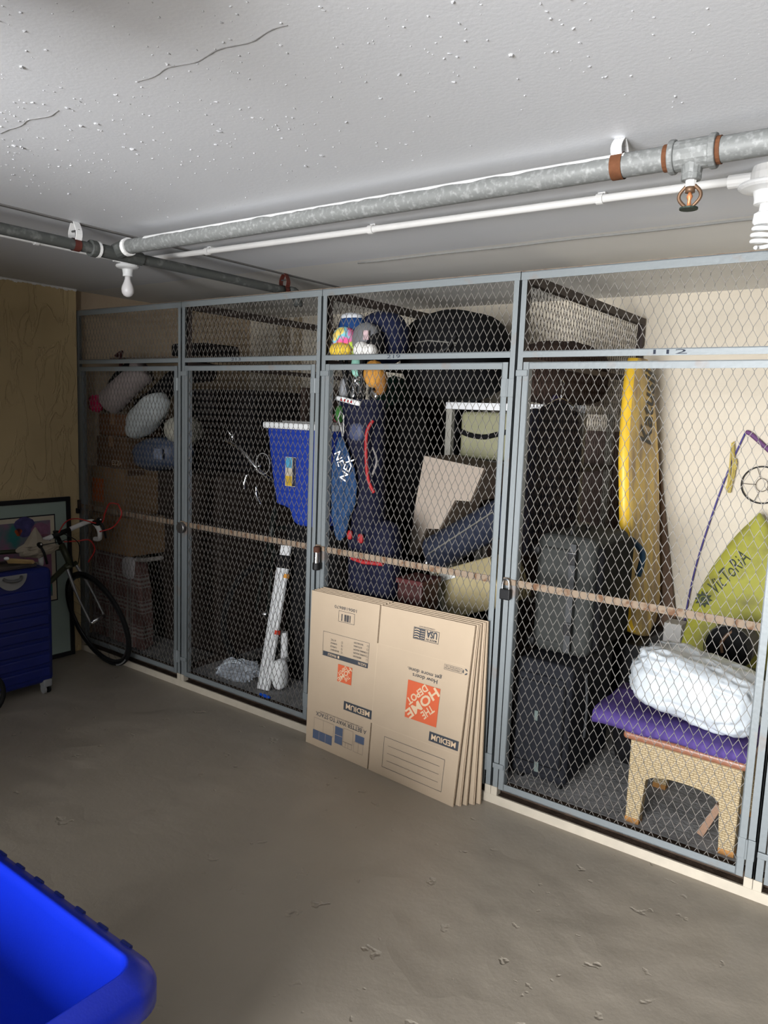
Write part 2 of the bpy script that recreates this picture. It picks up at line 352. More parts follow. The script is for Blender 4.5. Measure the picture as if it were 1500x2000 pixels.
def hanger(loc, axis, m_top, m_ring, r, label):
    x, y, z = loc
    t = thing('pipe_hanger', label, 'pipe hanger', (x, y, ZC), 'pipe hangers on the ceiling')
    u = Vector((1, 0, 0)) if axis == 'y' else Vector((0, 1, 0)); a = Vector((0, 1, 0)) if axis == 'y' else Vector((1, 0, 0))
    hw = 0.014
    for s in (-1, 1):    # two bent ears between ceiling and ring
        b = B(); P = []
        for k in range(7):
            q = k / 6; off = s * (0.004 + 0.022 * math.sin(q * PI * 0.75)); P.append((off, ZC - 0.001 - q * (ZC - z - r * 0.8)))
        for (o1, z1), (o2, z2) in zip(P, P[1:]):
            vs = [Vector((x, y, 0)) + u * o + a * e + Vector((0, 0, zz)) for o, zz, e in ((o1, z1, -hw), (o1, z1, hw), (o2, z2, hw), (o2, z2, -hw))]
            v = [b.bm.verts.new(p) for p in vs]; w = [b.bm.verts.new(p + u * s * 0.003) for p in vs]
            b.face(v); b.face(w[::-1])
            for i in range(4): b.face([v[i], v[(i + 1) % 4], w[(i + 1) % 4], w[i]])
        b.build('strap_ear', m_top, t)
    b = B(); R = []
    for e in (-hw - 0.001, hw + 0.001):
        R.append([Vector((x, y, z)) + u * (r + 0.003) * math.cos(q) + Vector((0, 0, 1)) * (r + 0.003) * math.sin(q) + a * e for q in [2 * PI * k / 20 for k in range(20)]])
    b.rings(R, cap=False).build('strap_ring', m_ring, t, smooth=True)
    B().tube([Vector((x, y, ZC - 0.035)) - u * 0.026, Vector((x, y, ZC - 0.035)) + u * 0.026], 0.004, 6).build('bolt', M('hanger_bolt', (0.08, 0.08, 0.08), 0.5, 0.5), t)
hanger((2.825, YP, ZP), 'x', white_paint, rustm, 0.030, 'white topped hanger with rusty ring holding the thick sprinkler pipe')
hanger((XP, -1.055, 2.33), 'y', white_paint, redox, 0.0225, 'white topped hanger with dark red ring on the branch pipe, left above the bulb')
hanger((XP, 0.165, 2.33), 'y', redox, redox, 0.0225, 'all dark red hanger at the cage end of the branch pipe')

con = thing('electrical_conduit', 'white painted electrical conduit running along the ceiling to the spiral lamp', 'conduit', (1.7, -0.46, 2.396))
P = [(0.36 + (3.03 - 0.36) * k / 30, -0.505 + 0.06 * k / 30, 2.396) for k in range(31)]
B().tube(P, 0.0125, 12).build('tube', white_paint, con, smooth=True)
for i, x in enumerate((0.80, 1.72, 2.62)):
    y = -0.505 + 0.06 * (x - 0.36) / 2.67
    b = B(); b.tube([(x - 0.011, y, 2.396), (x + 0.011, y, 2.396)], 0.0165, 12); b.box((x - 0.012, y + 0.008, 2.404), (x + 0.012, y + 0.045, 2.419))
    b.build('conduit_clip', white_paint, con)
con2 = thing('electrical_conduit', 'dull white conduit running from the bulb holder towards the left', 'conduit', (0.24, -1.4, 2.396))
B().tube([(0.235 - 0.0 * k, -0.56 - 0.09 * k, 2.396) for k in range(24)], 0.011, 10).build('tube', white_paint, con2, smooth=True)
B().tube([(0.235, -0.98, 2.396), (0.235, -1.0, 2.396)], 0.015, 10).build('conduit_clip', white_paint, con2)

def lampholder(x, y, label, sc=1.0):
    t = thing('ceiling_lamp', label, 'lamp', (x, y, 2.28))
    B().lathe([(0.030 * sc, 2.42), (0.034 * sc, 2.40), (0.034 * sc, 2.372)], (x, y, 0), 20).build('junction_box', white_paint, t, smooth=False)
    B().lathe([(0.030 * sc, 2.374), (0.055 * sc, 2.372), (0.057 * sc, 2.364), (0.050 * sc, 2.358), (0.026 * sc, 2.352), (0.023 * sc, 2.33), (0.0235 * sc, 2.318)], (x, y, 0), 24).build('lamp_holder', white_plastic, t, smooth=False, bevel=0.002)
    return t
t = lampholder(0.258, -0.535, 'white lamp holder with an unlit round bulb, left end of the conduit')
B().tube([(0.22, -0.535, 2.392), (0.37, -0.508, 2.395)], 0.016, 10).tube([(0.238, -0.50, 2.392), (0.236, -0.60, 2.395)], 0.014, 10).build('conduit_connector', white_paint, t)
B().lathe([(0.0135, 2.319), (0.0140, 2.306), (0.0195, 2.290), (0.0285, 2.268), (0.0305, 2.254), (0.0285, 2.240), (0.0205, 2.227), (0.010, 2.221), (0.002, 2.2195)], (0.258, -0.535, 0), 24).build('light_bulb', M('frosted_bulb', (0.72, 0.70, 0.70), 0.25, var=0.03), t, smooth=True)
t = lampholder(3.105, -0.455, 'white lamp holder with a spiral fluorescent bulb, by the right edge', 1.35)
B().tube([(3.0, -0.448, 2.394), (3.09, -0.452, 2.392)], 0.019, 12).build('conduit_connector', white_paint, t)
B().lathe([(0.014, 2.32), (0.016, 2.30), (0.028, 2.292), (0.030, 2.27), (0.024, 2.262)], (3.105, -0.455, 0), 20).build('bulb_base', white_plastic, t)
b = B(); H = []
for k in range(97):
    q = k / 96 * 2 * PI * 3.6; z = 2.262 - 0.062 * k / 96; rr = 0.027 * (0.75 + 0.25 * min(1, k / 20)) * (1 - 0.5 * max(0, (k - 80) / 16))
    H.append((3.105 + rr * math.cos(q), -0.455 + rr * math.sin(q), z))
b.tube(H, 0.0058, 8).build('spiral_tube', white_plastic, t, smooth=True)
# grey strand standing in for the soft shadow line above the cages
tag(B().tube([(1.2 + 0.1 * k, 0.10 + 0.004 * math.sin(k), ZC - 0.003) for k in range(30)], 0.005, 6).build('ceiling_shade_line', M('grey_shade_line', (0.22, 0.22, 0.21), 0.7), smooth=True), 'thin grey strand drawn as a shadow line on the ceiling just above the cage tops', 'cable')

# ------------------------------------------------------------------ the cages
def diamonds(u0, u1, v0, v1, put, w=0.0342, h=0.0765, t=0.00105, d=0.0010):
    """expanded metal: zigzag strands touching at the nodes; put(u, v, depth) gives the point"""
    b = B(); s = w / 2; n = int((u1 - u0) / s) + 2; m = int((v1 - v0) / (h / 2)) + 2
    for k in range(n):
        rows = []
        for j in range(m):
            u = u0 + k * s + (s / 2) * (1 if (j + k) % 2 == 0 else -1); v = v0 + j * h / 2
            for q in (-0.055, 0.055): rows.append((u, v + q * h))
        rows = [(min(max(u, u0), u1), min(max(v, v0), v1)) for u, v in rows]
        prev = None
        for u, v in rows:
            r = [b.bm.verts.new(put(*c)) for c in ((u - t, v, -d), (u + t, v, -d), (u + t, v, d), (u - t, v, d))]
            if prev:
                for i in range(4): b.face([prev[i], prev[(i + 1) % 4], r[(i + 1) % 4], r[i]])
            prev = r
    return b
PITCH = 1.0655
def angle_bar(b, x0, x1, z0, z1, y0, y1, side):
    """angle iron: a front flange and one return flange"""
    b.box((x0, y0, z0), (x1, y0 + 0.004, z1))
    if side == 'L': b.box((x0, y0, z0), (x0 + 0.004, y1, z1))
    if side == 'R': b.box((x1 - 0.004, y0, z0), (x1, y1, z1))
    if side == 'T': b.box((x0, y0, z1 - 0.004), (x1, y1, z1))
    if side == 'B': b.box((x0, y0, z0), (x1, y1, z0 + 0.004))
    return b
leg_paint = curbm
pan = thing('cage_panel', 'steel mesh cage front with its door, first from the left behind the bicycle', 'cage front', (0, 0, 0), 'storage cage fronts')
def leg(x0, x1, side):
    o = angle_bar(B(), x0, x1, 0.075, 2.283, 0.0, 0.034, side).build('leg', steel, pan)
    B().box((x0 - 0.001, -0.003, 0.0), (x1 + 0.001, 0.034, 0.078)).build('painted_foot', leg_paint, o)
leg(0.0020, 0.0290, 'L'); leg(1.0365, 1.0635, 'R')
angle_bar(B(), 0.002, 1.0635, 2.253, 2.286, -0.001, 0.034, 'T').build('top_rail', steel, pan)
B().box((0.002, -0.0005, 2.286), (1.0635, 0.035, 2.2885)).build('rust_strip', rust_bar, pan)
angle_bar(B(), 0.029, 1.0365, 1.944, 1.970, -0.001, 0.034, 'T').build('middle_rail', steel, pan)
diamonds(0.020, 1.046, 1.955, 2.265, lambda u, v, d: Vector((u, 0.008 + d, v))).build('transom_mesh', strand_m, pan)
door = B()
angle_bar(door, 0.0350, 0.0620, 0.074, 1.925, -0.003, 0.028, 'R'); angle_bar(door, 1.0035, 1.0305, 0.074, 1.925, -0.003, 0.028, 'L')
angle_bar(door, 0.0620, 1.0035, 1.897, 1.925, -0.003, 0.028, 'T'); angle_bar(door, 0.0620, 1.0035, 0.074, 0.104, -0.003, 0.028, 'B')
door = door.build('door', steel, pan)
diamonds(0.055, 1.010, 0.085, 1.912, lambda u, v, d: Vector((u, 0.006 + d, v))).build('door_mesh', strand_m, door)
B().box((0.050, 0.012, 0.985), (1.016, 0.017, 1.015)).build('cross_bar', rust_bar, door)
for z0, z1 in ((1.783, 1.857), (0.146, 0.222)):
    b = B(); b.box((1.004, -0.006, z0), (1.0345, -0.0025, z1)); b.box((1.0355, -0.006, z0), (1.062, -0.0005, z1)); b.tube([(1.0335, -0.005, z0), (1.0335, -0.005, z1)], 0.0055, 10)
    b.build('hinge', steel, door, bevel=0.001)
for z0, z1 in ((1.868, 1.893), (0.168, 0.190)):
    B().box((0.0055, -0.010, z0), (0.056, -0.004, z1)).build('door_stop', steel, door, bevel=0.0015)
B().box((0.004, -0.008, 0.990), (0.036, -0.001, 1.022)).box((0.037, -0.009, 0.994), (0.062, -0.003, 1.018)).build('hasp', rust_bar, door)
labs = ['steel mesh cage front holding the blue tote and bicycle bars, second from the left',
        'steel mesh cage front with the golf bag behind, flattened boxes leaning on it',
        'steel mesh cage front with wicker stool and yellow boards behind it',
        'steel mesh cage front barely showing at the right edge, past the wicker stool']
X0 = -PITCH
pan.location.x = X0
for k in range(4): dup(pan, ((k + 1) * PITCH, 0, 0), labs[k])
marker = M('black_marker', (0.03, 0.035, 0.05), 0.8)
def write(parent, body, o, ux, uy, w, h, mat, name='lettering', bold=0.0, shear=0.0):
    b = B(); o, ux, uy = Vector(o), Vector(ux), Vector(uy)
    put2d(b, text2d(body, bold, shear), lambda x, y: o + ux * (x * w) + uy * (y * h))
    return b.build(name, mat, parent)
pans = sorted([o for o in C.objects if o.name.startswith('cage_panel')], key=lambda o: o.location.x)
for p, body, xx, ww in ((pans[1], '213', 0.42, 0.075), (pans[2], '219', 0.405, 0.075), (pans[3], '112', 0.555, 0.12)):
    p['_org'] = tuple(p.location)
    write(p, body, (p.location.x + xx, -0.0016, 1.949), (1, 0, 0), (0, 0, 1), ww, 0.016, marker)
# mesh partitions between the cages
part = thing('cage_partition', 'dark mesh partition between the leftmost two cages', 'partition', (0, 0.8, 0.09), 'mesh partitions between the cages')
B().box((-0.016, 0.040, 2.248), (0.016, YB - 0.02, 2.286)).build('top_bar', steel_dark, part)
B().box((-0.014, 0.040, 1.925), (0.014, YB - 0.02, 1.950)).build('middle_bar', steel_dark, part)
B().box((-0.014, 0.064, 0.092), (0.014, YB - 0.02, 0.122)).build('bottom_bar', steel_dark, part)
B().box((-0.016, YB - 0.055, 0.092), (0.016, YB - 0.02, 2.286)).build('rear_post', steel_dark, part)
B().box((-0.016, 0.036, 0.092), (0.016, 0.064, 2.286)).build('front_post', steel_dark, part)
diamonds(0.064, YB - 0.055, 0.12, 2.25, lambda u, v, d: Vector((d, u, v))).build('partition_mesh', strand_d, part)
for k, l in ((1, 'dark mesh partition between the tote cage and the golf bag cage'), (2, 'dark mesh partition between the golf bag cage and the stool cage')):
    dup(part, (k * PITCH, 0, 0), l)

# locks on the cage doors
def shackle(t, x, y, z, w, h, r, mat): B().tube(smoothpath([(x - w, y, z), (x - w, y, z + h * 0.6), (x - w * 0.6, y, z + h), (x + w * 0.6, y, z + h), (x + w, y, z + h * 0.6), (x + w, y, z)], 4), r, 8).build('shackle', mat, t, smooth=True)
xk = PITCH * 2 + 0.026
t = thing('padlock', 'small black padlock with steel shackle on the stool cage door', 'padlock', (xk, -0.03, 0.93), 'padlocks')
B().box((xk - 0.024, -0.036, 0.932), (xk + 0.024, -0.016, 0.978)).build('body', blackp, t, bevel=0.005)
shackle(t, xk, -0.026, 0.975, 0.015, 0.042, 0.0045, chrome)
xk = PITCH + 0.036
t = thing('padlock', 'tall cylindrical chrome padlock with black base on the golf bag cage door', 'padlock', (xk, -0.035, 0.90), 'padlocks')
B().lathe([(0.019, 0.900), (0.021, 0.904), (0.021, 0.932), (0.019, 0.936)], (xk, -0.034, 0), 18).build('base', blackp, t, smooth=False)
B().lathe([(0.0165, 0.935), (0.0165, 0.990), (0.015, 0.993)], (xk, -0.034, 0), 20).build('body', chrome, t, smooth=False)
B().lathe([(0.0175, 0.990), (0.0175, 1.016), (0.012, 1.020)], (xk, -0.034, 0), 18).build('shackle_guard', M('brown_rust', (0.07, 0.03, 0.02), 0.7), t)
xk = 0.030
t = thing('padlock', 'round silver disc padlock between the two leftmost cage doors', 'padlock', (xk, -0.03, 0.95), 'padlocks')
B().tube([(xk, -0.014, 0.985), (xk, -0.036, 0.985)], 0.033, 24).build('body', M('worn_chrome', (0.30, 0.29, 0.28), 0.35, 0.9, var=0.4), t, bevel=0.006, seg=3)
B().tube([(xk - 0.004, -0.030, 1.010), (xk - 0.012, -0.040, 1.016), (xk - 0.024, -0.030, 1.012)], 0.004, 8).build('shackle', steel_dark, t)
xk = -PITCH + 0.02
t = thing('latch', 'dark steel latch fixed beside the ochre wall at the leftmost cage', 'latch', (xk, -0.02, 0.98))
B().box((xk - 0.012, -0.022, 0.985), (xk + 0.020, -0.009, 1.045)).build('plate', steel_dark, t, bevel=0.002)
B().box((xk - 0.004, -0.036, 0.955), (xk + 0.016, -0.012, 0.99)).build('lock_body', blackp, t, bevel=0.004)
# ------------------------------------------------------------------ flattened cardboard boxes leaning on the cage
def bil(c, u, v): return (c[0] * (1 - u) + c[1] * u) * (1 - v) + (c[3] * (1 - u) + c[2] * u) * v
def sheet(b, c, nrm, off, th, us=0.462, sl=0.0042, vb=0.287, vt=0.772):
    U = [0, us - sl, us + sl, 1]; V = [0, vb, vt, 1]
    fr = {}; bk = {}
    for i, u in enumerate(U):
        for j, v in enumerate(V):
            p = bil(c, u, v) - nrm * off; fr[i, j] = b.bm.verts.new(p); bk[i, j] = b.bm.verts.new(p - nrm * th)
    cells = {(i, j) for i in range(3) for j in range(3)} - {(1, 0), (1, 2)}
    for i, j in cells:
        b.mi = 0
        b.face([fr[i, j], fr[i + 1, j], fr[i + 1, j + 1], fr[i, j + 1]]); b.face([bk[i, j], bk[i, j + 1], bk[i + 1, j + 1], bk[i + 1, j]])
        b.mi = 1
        for (a, e, nb) in (((i, j), (i + 1, j), (i, j - 1)), ((i + 1, j), (i + 1, j + 1), (i + 1, j)), ((i + 1, j + 1), (i, j + 1), (i, j + 1)), ((i, j + 1), (i, j), (i - 1, j))):
            if nb not in cells: b.face([fr[a], fr[e], bk[e], bk[a]])
    b.mi = 0
blab = ['flattened brown moving box with upside down printing, frontmost of the leaning stack',
        'flattened moving box just behind the printed front one', 'flattened moving box in the middle of the leaning stack',
        'flattened moving box fourth from the front of the leaning stack', 'flattened moving box nearest the cage mesh']
BL, BR, TR, TL = [Vector(p) for p in ((1.100, -0.080, 0.001), (2.027, -0.150, 0.001), (2.049, -0.076, 0.806), (1.094, -0.056, 0.797))]
dBL = Vector((0.004, 0.0135, 0)); dBR = Vector((0.020, 0.0245, 0)); dTR = Vector((0.0085, 0.0125, 0.004)); dTL = Vector((0.010, 0.0100, 0.004))
front = None
for k in range(5):
    c = [BL + dBL * k, BR + dBR * k, TR + dTR * k, TL + dTL * k]
    nrm = ((c[1] - c[0]).cross(c[3] - c[0])).normalized()
    org = (c[0] + c[1]) / 2; org.z = 0
    t = thing('flattened_box', blab[k], 'cardboard box', org, 'flattened moving boxes')
    b = B(); sheet(b, c, nrm, 0, 0.0036); b.build('front_wall', [card, card_edge], t)
    b = B(); c2 = [p + Vector((0.001 + 0.003 * (k % 2), 0, 0.0)) for p in c]; sheet(b, c2, nrm, 0.0042, 0.0036); b.build('back_wall', [card, card_edge], t)
    if k == 0: front, FC, FN = t, c, nrm
def fp(u, v, e=0.0005): return bil(FC, u, v) + FN * e
def prect(b, u0, v0, u1, v1, e=0.0005):
    vs = [b.bm.verts.new(fp(u, v, e)) for u, v in ((u0, v0), (u1, v0), (u1, v1), (u0, v1))]; b.face(vs)
def pframe(b, u0, v0, u1, v1, w=0.0018, e=0.0005):
    h = w * 1.16
    prect(b, u0, v0, u1, v0 + h, e); prect(b, u0, v1 - h, u1, v1, e); prect(b, u0, v0, u0 + w, v1, e); prect(b, u1 - w, v0, u1, v1, e)
def ptext(b, body, u0, v0, u1, v1, bold=0.0, e=0.0007):
    """upside-down print filling the rectangle"""
    put2d(b, text2d(body, bold), lambda x, y: fp(u1 - x * (u1 - u0), v1 - y * (v1 - v0), e))
light_print = M('unprinted_board', (0.56, 0.42, 0.28), 0.85, var=0.05)
def P1(name, mat, *ops):
    b = B()
    for f, *a in ops: f(b, *a)
    return b.build(name, mat, front)
P1('barcode_frame', ink, (pframe, .195, .843, .303, .911))
P1('checklist_frame', ink, (pframe, .096, .604, .411, .759)); P1('checklist_band', ink, (prect, .100, .6045, .411, .634, .0006))
P1('origin_frame', ink, (pframe, .671, .853, .817, .921, .0022)); P1('flag_mark', ink, (prect, .675, .857, .738, .917))
P1('recycling_frame', ink, (pframe, .863, .727, .960, .757, .0014))
P1('size_band', ink, (prect, .267, .305, .460, .360)); P1('size_band', ink, (prect, .821, .308, .990, .362))
P1('address_frame', ink, (pframe, .553, .053, .926, .237, .0020))
for v in (.098, .143, .188): P1('address_line', ink, (prect, .580, v, .900, v + .0018))
P1('item_number', ink, (ptext, '1006188670', .165, .921, .313, .940))
b = B()
for k in range(22):
    if rnd.random() < 0.75: prect(b, .215 + k * .0031, .850, .215 + k * .0031 + rnd.choice((.001, .0018, .0024)), .893)
b.build('barcode', ink, front)
for i, w in enumerate(('BEDROOM', 'LIVING ROOM', 'DINING ROOM', 'KITCHEN', 'BATHROOM')): P1('checklist_word', ink, (ptext, w, .31, .648 + i * .021, .31 + .0075 * len(w), .659 + i * .021), (pframe, .396, .647 + i * .021, .405, .659 + i * .021, .001))
for i, w in enumerate(('BASEMENT', 'OFFICE', 'GARAGE', 'ATTIC')): P1('checklist_word', ink, (ptext, w, .15, .648 + i * .021, .15 + .0075 * len(w), .659 + i * .021), (pframe, .225, .647 + i * .021, .234, .659 + i * .021, .001))
P1('slogan', ink, (ptext, 'How doers', .690, .634, .834, .657)); P1('slogan', ink, (ptext, 'get more done.', .657, .663, .856, .692, 0.004))
P1('origin_lettering', ink, (ptext, 'USA', .745, .876, .806, .916, 0.03), (ptext, 'MADE IN', .747, .859, .806, .871, 0.01)); P1('origin_caption', ink, (ptext, 'CORRUGATED BOX', .700, .926, .790, .933))
P1('recycling_lettering', ink, (ptext, 'PLEASE REUSE THIS', .870, .744, .953, .752), (ptext, 'CORRUGATED CARTON', .868, .733, .953, .741))
P1('stacking_title', ink, (ptext, 'A BETTER WAY TO STACK', .068, .203, .434, .229, 0.008)); P1('stacking_caption', ink, (ptext, 'USE THESE MARKS WHEN STACKING AND LOADING BOXES', .10, .233, .41, .241))
b = B()    # recycling arrows
for k in range(3):
    a = k * 2.094 + 0.4; cu, cv, ru, rv = .978, .743, .015, .0175
    q = [(cu + ru * math.cos(a + t) * r, cv + rv * math.sin(a + t) * r) for r, t in ((1, 0), (1, .8), (1, 1.35), (0.6, 1.3), (0.55, .7), (0.6, 0.1))]
    vs = [b.bm.verts.new(fp(u, v, .0006)) for u, v in q]; b.face(vs)
b.build('recycling_mark', ink, front)
P1('size_lettering', light_print, (ptext, 'MEDIUM', .283, .316, .446, .349, 0.02, .0010)); P1('size_lettering', light_print, (ptext, 'MEDIUM', .835, .319, .975, .351, 0.02, .0010))
P1('checklist_title', light_print, (ptext, 'PLACE IN:', .345, .611, .400, .627, 0.01, .0010)); P1('checklist_title', light_print, (ptext, 'FRAGILE', .135, .611, .195, .627, 0.01, .0010), (prect, .205, .611, .216, .627, .0010))
b = B()
for k in range(4):    # waving stripes of the flag mark
    v = .862 + k * .014
    vs = [b.bm.verts.new(fp(.677 + .010 * i, v + .004 * math.sin(i * 1.1), .0009)) for i in range(4)] + [b.bm.verts.new(fp(.707 - .010 * i, v + .005 + .004 * math.sin((3 - i) * 1.1), .0009)) for i in range(4)]; b.face(vs)
for i in range(4):
    for j in range(4): prect(b, .713 + i * .006, .864 + j * .013, .716 + i * .006, .869 + j * .013, .0009)
b.build('flag_stripes', light_print, front)
for r in ((.052, .047, .197, .105), (.217, .075, .272, .183), (.362, .134, .424, .180)): P1('stacking_block', ink_blue, (prect, *r))
P1('stacking_outline', ink, (pframe, .058, .105, .206, .186, .001), (prect, .128, .105, .129, .186))
P1('stacking_outline', ink, (pframe, .278, .105, .346, .190, .001)); P1('stacking_outline', ink, (pframe, .275, .072, .342, .104, .001), (prect, .295, .072, .296, .104), (prect, .315, .072, .316, .104))
P1('stacking_outline', ink, (pframe, .354, .070, .420, .132, .001), (prect, .386, .070, .387, .132))
P1('block_division', light_print, (prect, .099, .049, .1002, .103, .0009), (prect, .147, .049, .1482, .103, .0009)); P1('block_division', light_print, (prect, .218, .128, .271, .130, .0009))
def logo(u0, v0, u1, v1):
    b = B(); prect(b, u0, v0, u1, v1, .0006); o = b.build('logo_square', orange, front)
    b = B(); q = math.sqrt(0.5)
    def line(body, a0, a1, w0, w1, bold):
        def fn(x, y):
            a = a0 + x * (a1 - a0); w = w0 + y * (w1 - w0)     # along the rising diagonal, across it
            X = 0.5 + q * a - q * w; Y = 0.5 + q * a + q * w
            return fp(u1 - X * (u1 - u0), v1 - Y * (v1 - v0), .0010)
        put2d(b, text2d(body, bold), fn)
    line('HOME', -0.60, 0.60, -0.125, 0.135, 0.03); line('THE', -0.22, 0.20, 0.165, 0.37, 0.02); line('DEPOT', -0.38, 0.38, -0.345, -0.155, 0.03)
    b.build('logo_lettering', light_print, front)
logo(.667, .394, .856, .612); logo(.211, .469, .309, .577)
crm = M('pressed_crease', (0.50, 0.395, 0.28), 0.85)
P1('crease', crm, (prect, .4605, .287, .4632, .772, .0004)); P1('crease', crm, (prect, .463, .2865, .995, .2885, .0003)); P1('crease', crm, (prect, .463, .771, .995, .7725, .0003))

# ------------------------------------------------------------------ bicycle beside the ochre wall
W0 = Vector((-0.647, -0.141, 0.3225)); ax = Vector((0.0236, 0.9595, 0.2807)).normalized(); fw = Vector((0.9997, -0.0246, 0)); up = fw.cross(ax) * -1
up = Vector((-0.0069, -0.2807, 0.9598))
bt = thing('bicycle', 'dark road bicycle with white bar tape and red cables beside the cage', 'bicycle', (-0.6, -0.06, 0))
def ringpts(c, r, a, b_, n=48): return [c + a * r * math.cos(2 * PI * k / n) + b_ * r * math.sin(2 * PI * k / n) for k in range(n)]
olive = M('dark_olive_frame_paint', (0.05, 0.055, 0.03), 0.35, 0.2)
def wheel(t, c, f, u, a, r, name):
    w = B().loop(ringpts(c, r, f, u), 0.0125, 10).build(name, rubber, t, smooth=True)
    B().loop(ringpts(c, r - 0.022, f, u), 0.010, 6).build('rim', M('dark_rim', (0.03, 0.03, 0.032), 0.3, 0.6), w, smooth=True)
    b = B()
    for k in range(20):
        q = 2 * PI * k / 20; b.tube([c + a * (0.025 if k % 2 else -0.025) + (f * math.cos(q + .3) + u * math.sin(q + .3)) * 0.018, c + (f * math.cos(q) + u * math.sin(q)) * (r - 0.026)], 0.0009, 4)
    b.build('spokes', steel_dark, w)
    B().tube([c - a * 0.050, c + a * 0.050], [0.014, 0.014], 10).build('hub', chrome, w, smooth=True)
wheel(bt, W0, fw, up, ax, 0.322, 'front_wheel')
b = B()   # reflective print on the tyre side
for k in range(9): 
    q = -1.28 + k * 0.055; p = W0 + (fw * math.cos(q) + up * math.sin(q)) * 0.322 - ax * 0.0128
    b.box((-0.004, -0.0006, -0.006), (0.004, 0.0006, 0.006), Matrix.Translation(p) @ Matrix((fw, ax, up)).transposed().to_4x4() @ rot('Y', -math.degrees(q) + rnd.uniform(-20, 20)))
b.build('tyre_print', M('tyre_print', (0.30, 0.30, 0.30), 0.6), bt)
sd = (up * math.cos(math.radians(17)) - fw * math.sin(math.radians(17))).normalized(); crown = W0 + sd * 0.375 - fw * 0.02
b = B()
for s in (-1, 1): b.tube(smoothpath([W0 + ax * 0.050 * s, W0 + sd * 0.2 + ax * 0.048 * s - fw * 0.012, crown + ax * 0.030 * s]), [0.007] * 7 + [0.011] * 6, 8)
b.build('fork', M('silver_fork', (0.30, 0.30, 0.30), 0.35, 0.6), bt, smooth=True)
B().tube([crown - ax * 0.04, crown + ax * 0.04], 0.016, 10).build('fork_crown', olive, bt, smooth=True)
head = crown + sd * 0.15
B().tube([crown, head], 0.021, 12).build('head_tube', olive, bt, smooth=True)
rearw = Vector((-0.86, -1.16, 0.335)); seat = Vector((-0.90, -0.90, 0.80)); bb = Vector((-0.83, -0.72, 0.29))
b = B(); b.tube([head - sd * 0.03, seat], 0.014, 10).tube([crown + sd * 0.02, bb], 0.017, 10).tube([bb, seat, seat + Vector((-0.01, -0.02, 0.1))], 0.014, 10)
for s in (-0.045, 0.045): b.tube([bb, rearw + Vector((s, 0, 0))], 0.008, 8).tube([seat, rearw + Vector((s, 0, 0))], 0.007, 8)
b.build('frame', olive, bt, smooth=True)
wheel(bt, rearw, Vector((0, 1, 0)), Vector((0.06, 0, 0.998)), Vector((1, 0, -0.06)), 0.322, 'rear_wheel')
B().blob(seat + Vector((-0.01, -0.04, 0.13)), (0.06, 0.13, 0.025), 1, 0.1).build('saddle', blackp, bt, smooth=True)
hb = head + sd * 0.085
B().tube([head, hb, hb + fw * 0.07], 0.014, 10).build('stem', blackp, bt, smooth=True)
hc = hb + fw * 0.07; fd = (fw * 0.96 - up * 0.10).normalized()
tape = M('white_bar_tape', (0.74, 0.73, 0.71), 0.7, var=0.15, scale=40)
def side(s, e0=0.19): return [hc + ax * 0.035 * s, hc + ax * e0 * s, hc + ax * (e0 + 0.012) * s + fd * 0.055, hc + ax * (e0 + 0.014) * s + fd * 0.085 - up * 0.045, hc + ax * (e0 + 0.014) * s + fd * 0.06 - up * 0.105, hc + ax * (e0 + 0.014) * s - up * 0.125]
b = B()
for s in (-1, 1): b.tube(smoothpath(side(s)), 0.0155, 10)
b.build('handlebar_tape', tape, bt, smooth=True)
B().tube([hc - ax * 0.06, hc + ax * 0.06], 0.0165, 10).build('handlebar', blackp, bt, smooth=True)
for s in (-1, 1):
    p = hc + ax * 0.203 * s + fd * 0.07 + up * 0.0
    hd = B().tube(smoothpath([p - fd * 0.03, p + fd * 0.03 + up * 0.01, p + fd * 0.055 + up * 0.04]), 0.017, 10).build('brake_hood', rubber, bt, smooth=True)
    B().tube(smoothpath([p + fd * 0.05 + up * 0.03, p + fd * 0.075 - up * 0.01, p + fd * 0.068 - up * 0.085]), 0.007, 8).build('brake_lever', blackp, hd, smooth=True)
    B().blob(p + fd * 0.062 + up * 0.042 + fw * 0.010, (0.007, 0.007, 0.007)).build('lever_cap', chrome, hd, smooth=True)
redc = M('red_cable_housing', (0.45, 0.02, 0.015), 0.3)
b = B(); hr = hc + ax * 0.203 + fd * 0.12; hl = hc - ax * 0.203 + fd * 0.12
b.tube(smoothpath([hc + fw * 0.01 - ax * 0.03, hc + up * 0.055 + ax * 0.05, hc + up * 0.045 + ax * 0.13, hr + up * 0.012, hr + ax * 0.05 + up * 0.06, hr + ax * 0.10 + up * 0.11, hr + ax * 0.10 + fw * 0.1 + up * 0.115]), 0.0042, 8)
b.tube(smoothpath([hc - up * 0.06, hc - up * 0.085 + ax * 0.08 + fw * 0.02, hc - up * 0.10 + ax * 0.14 + fw * 0.05, hc - up * 0.17 + ax * 0.15 + fw * 0.06, hc - up * 0.24 + ax * 0.10 + fw * 0.03]), 0.0042, 8)
b.tube(smoothpath([hr + up * 0.11 + ax * 0.1 + fw * 0.1, hr + up * 0.05 + ax * 0.09 + fw * 0.12, hr - up * 0.02 + ax * 0.04 + fw * 0.07, hr - up * 0.03 - ax * 0.03 + fw * 0.02]), 0.0042, 8)
b.build('brake_cables', redc, bt, smooth=True)
b = B(); b.tube(smoothpath([hl + up * 0.03, hl + ax * 0.1 + up * 0.02 + fw * 0.05, hc - up * 0.05 + fw * 0.06, crown + fw * 0.03]), 0.003, 6)
b.tube(smoothpath([hc + fw * 0.03, hc + fw * 0.08 - up * 0.08 + ax * 0.05, crown + fw * 0.02 + ax * 0.04]), 0.003, 6); b.build('gear_cables', blackp, bt, smooth=True)

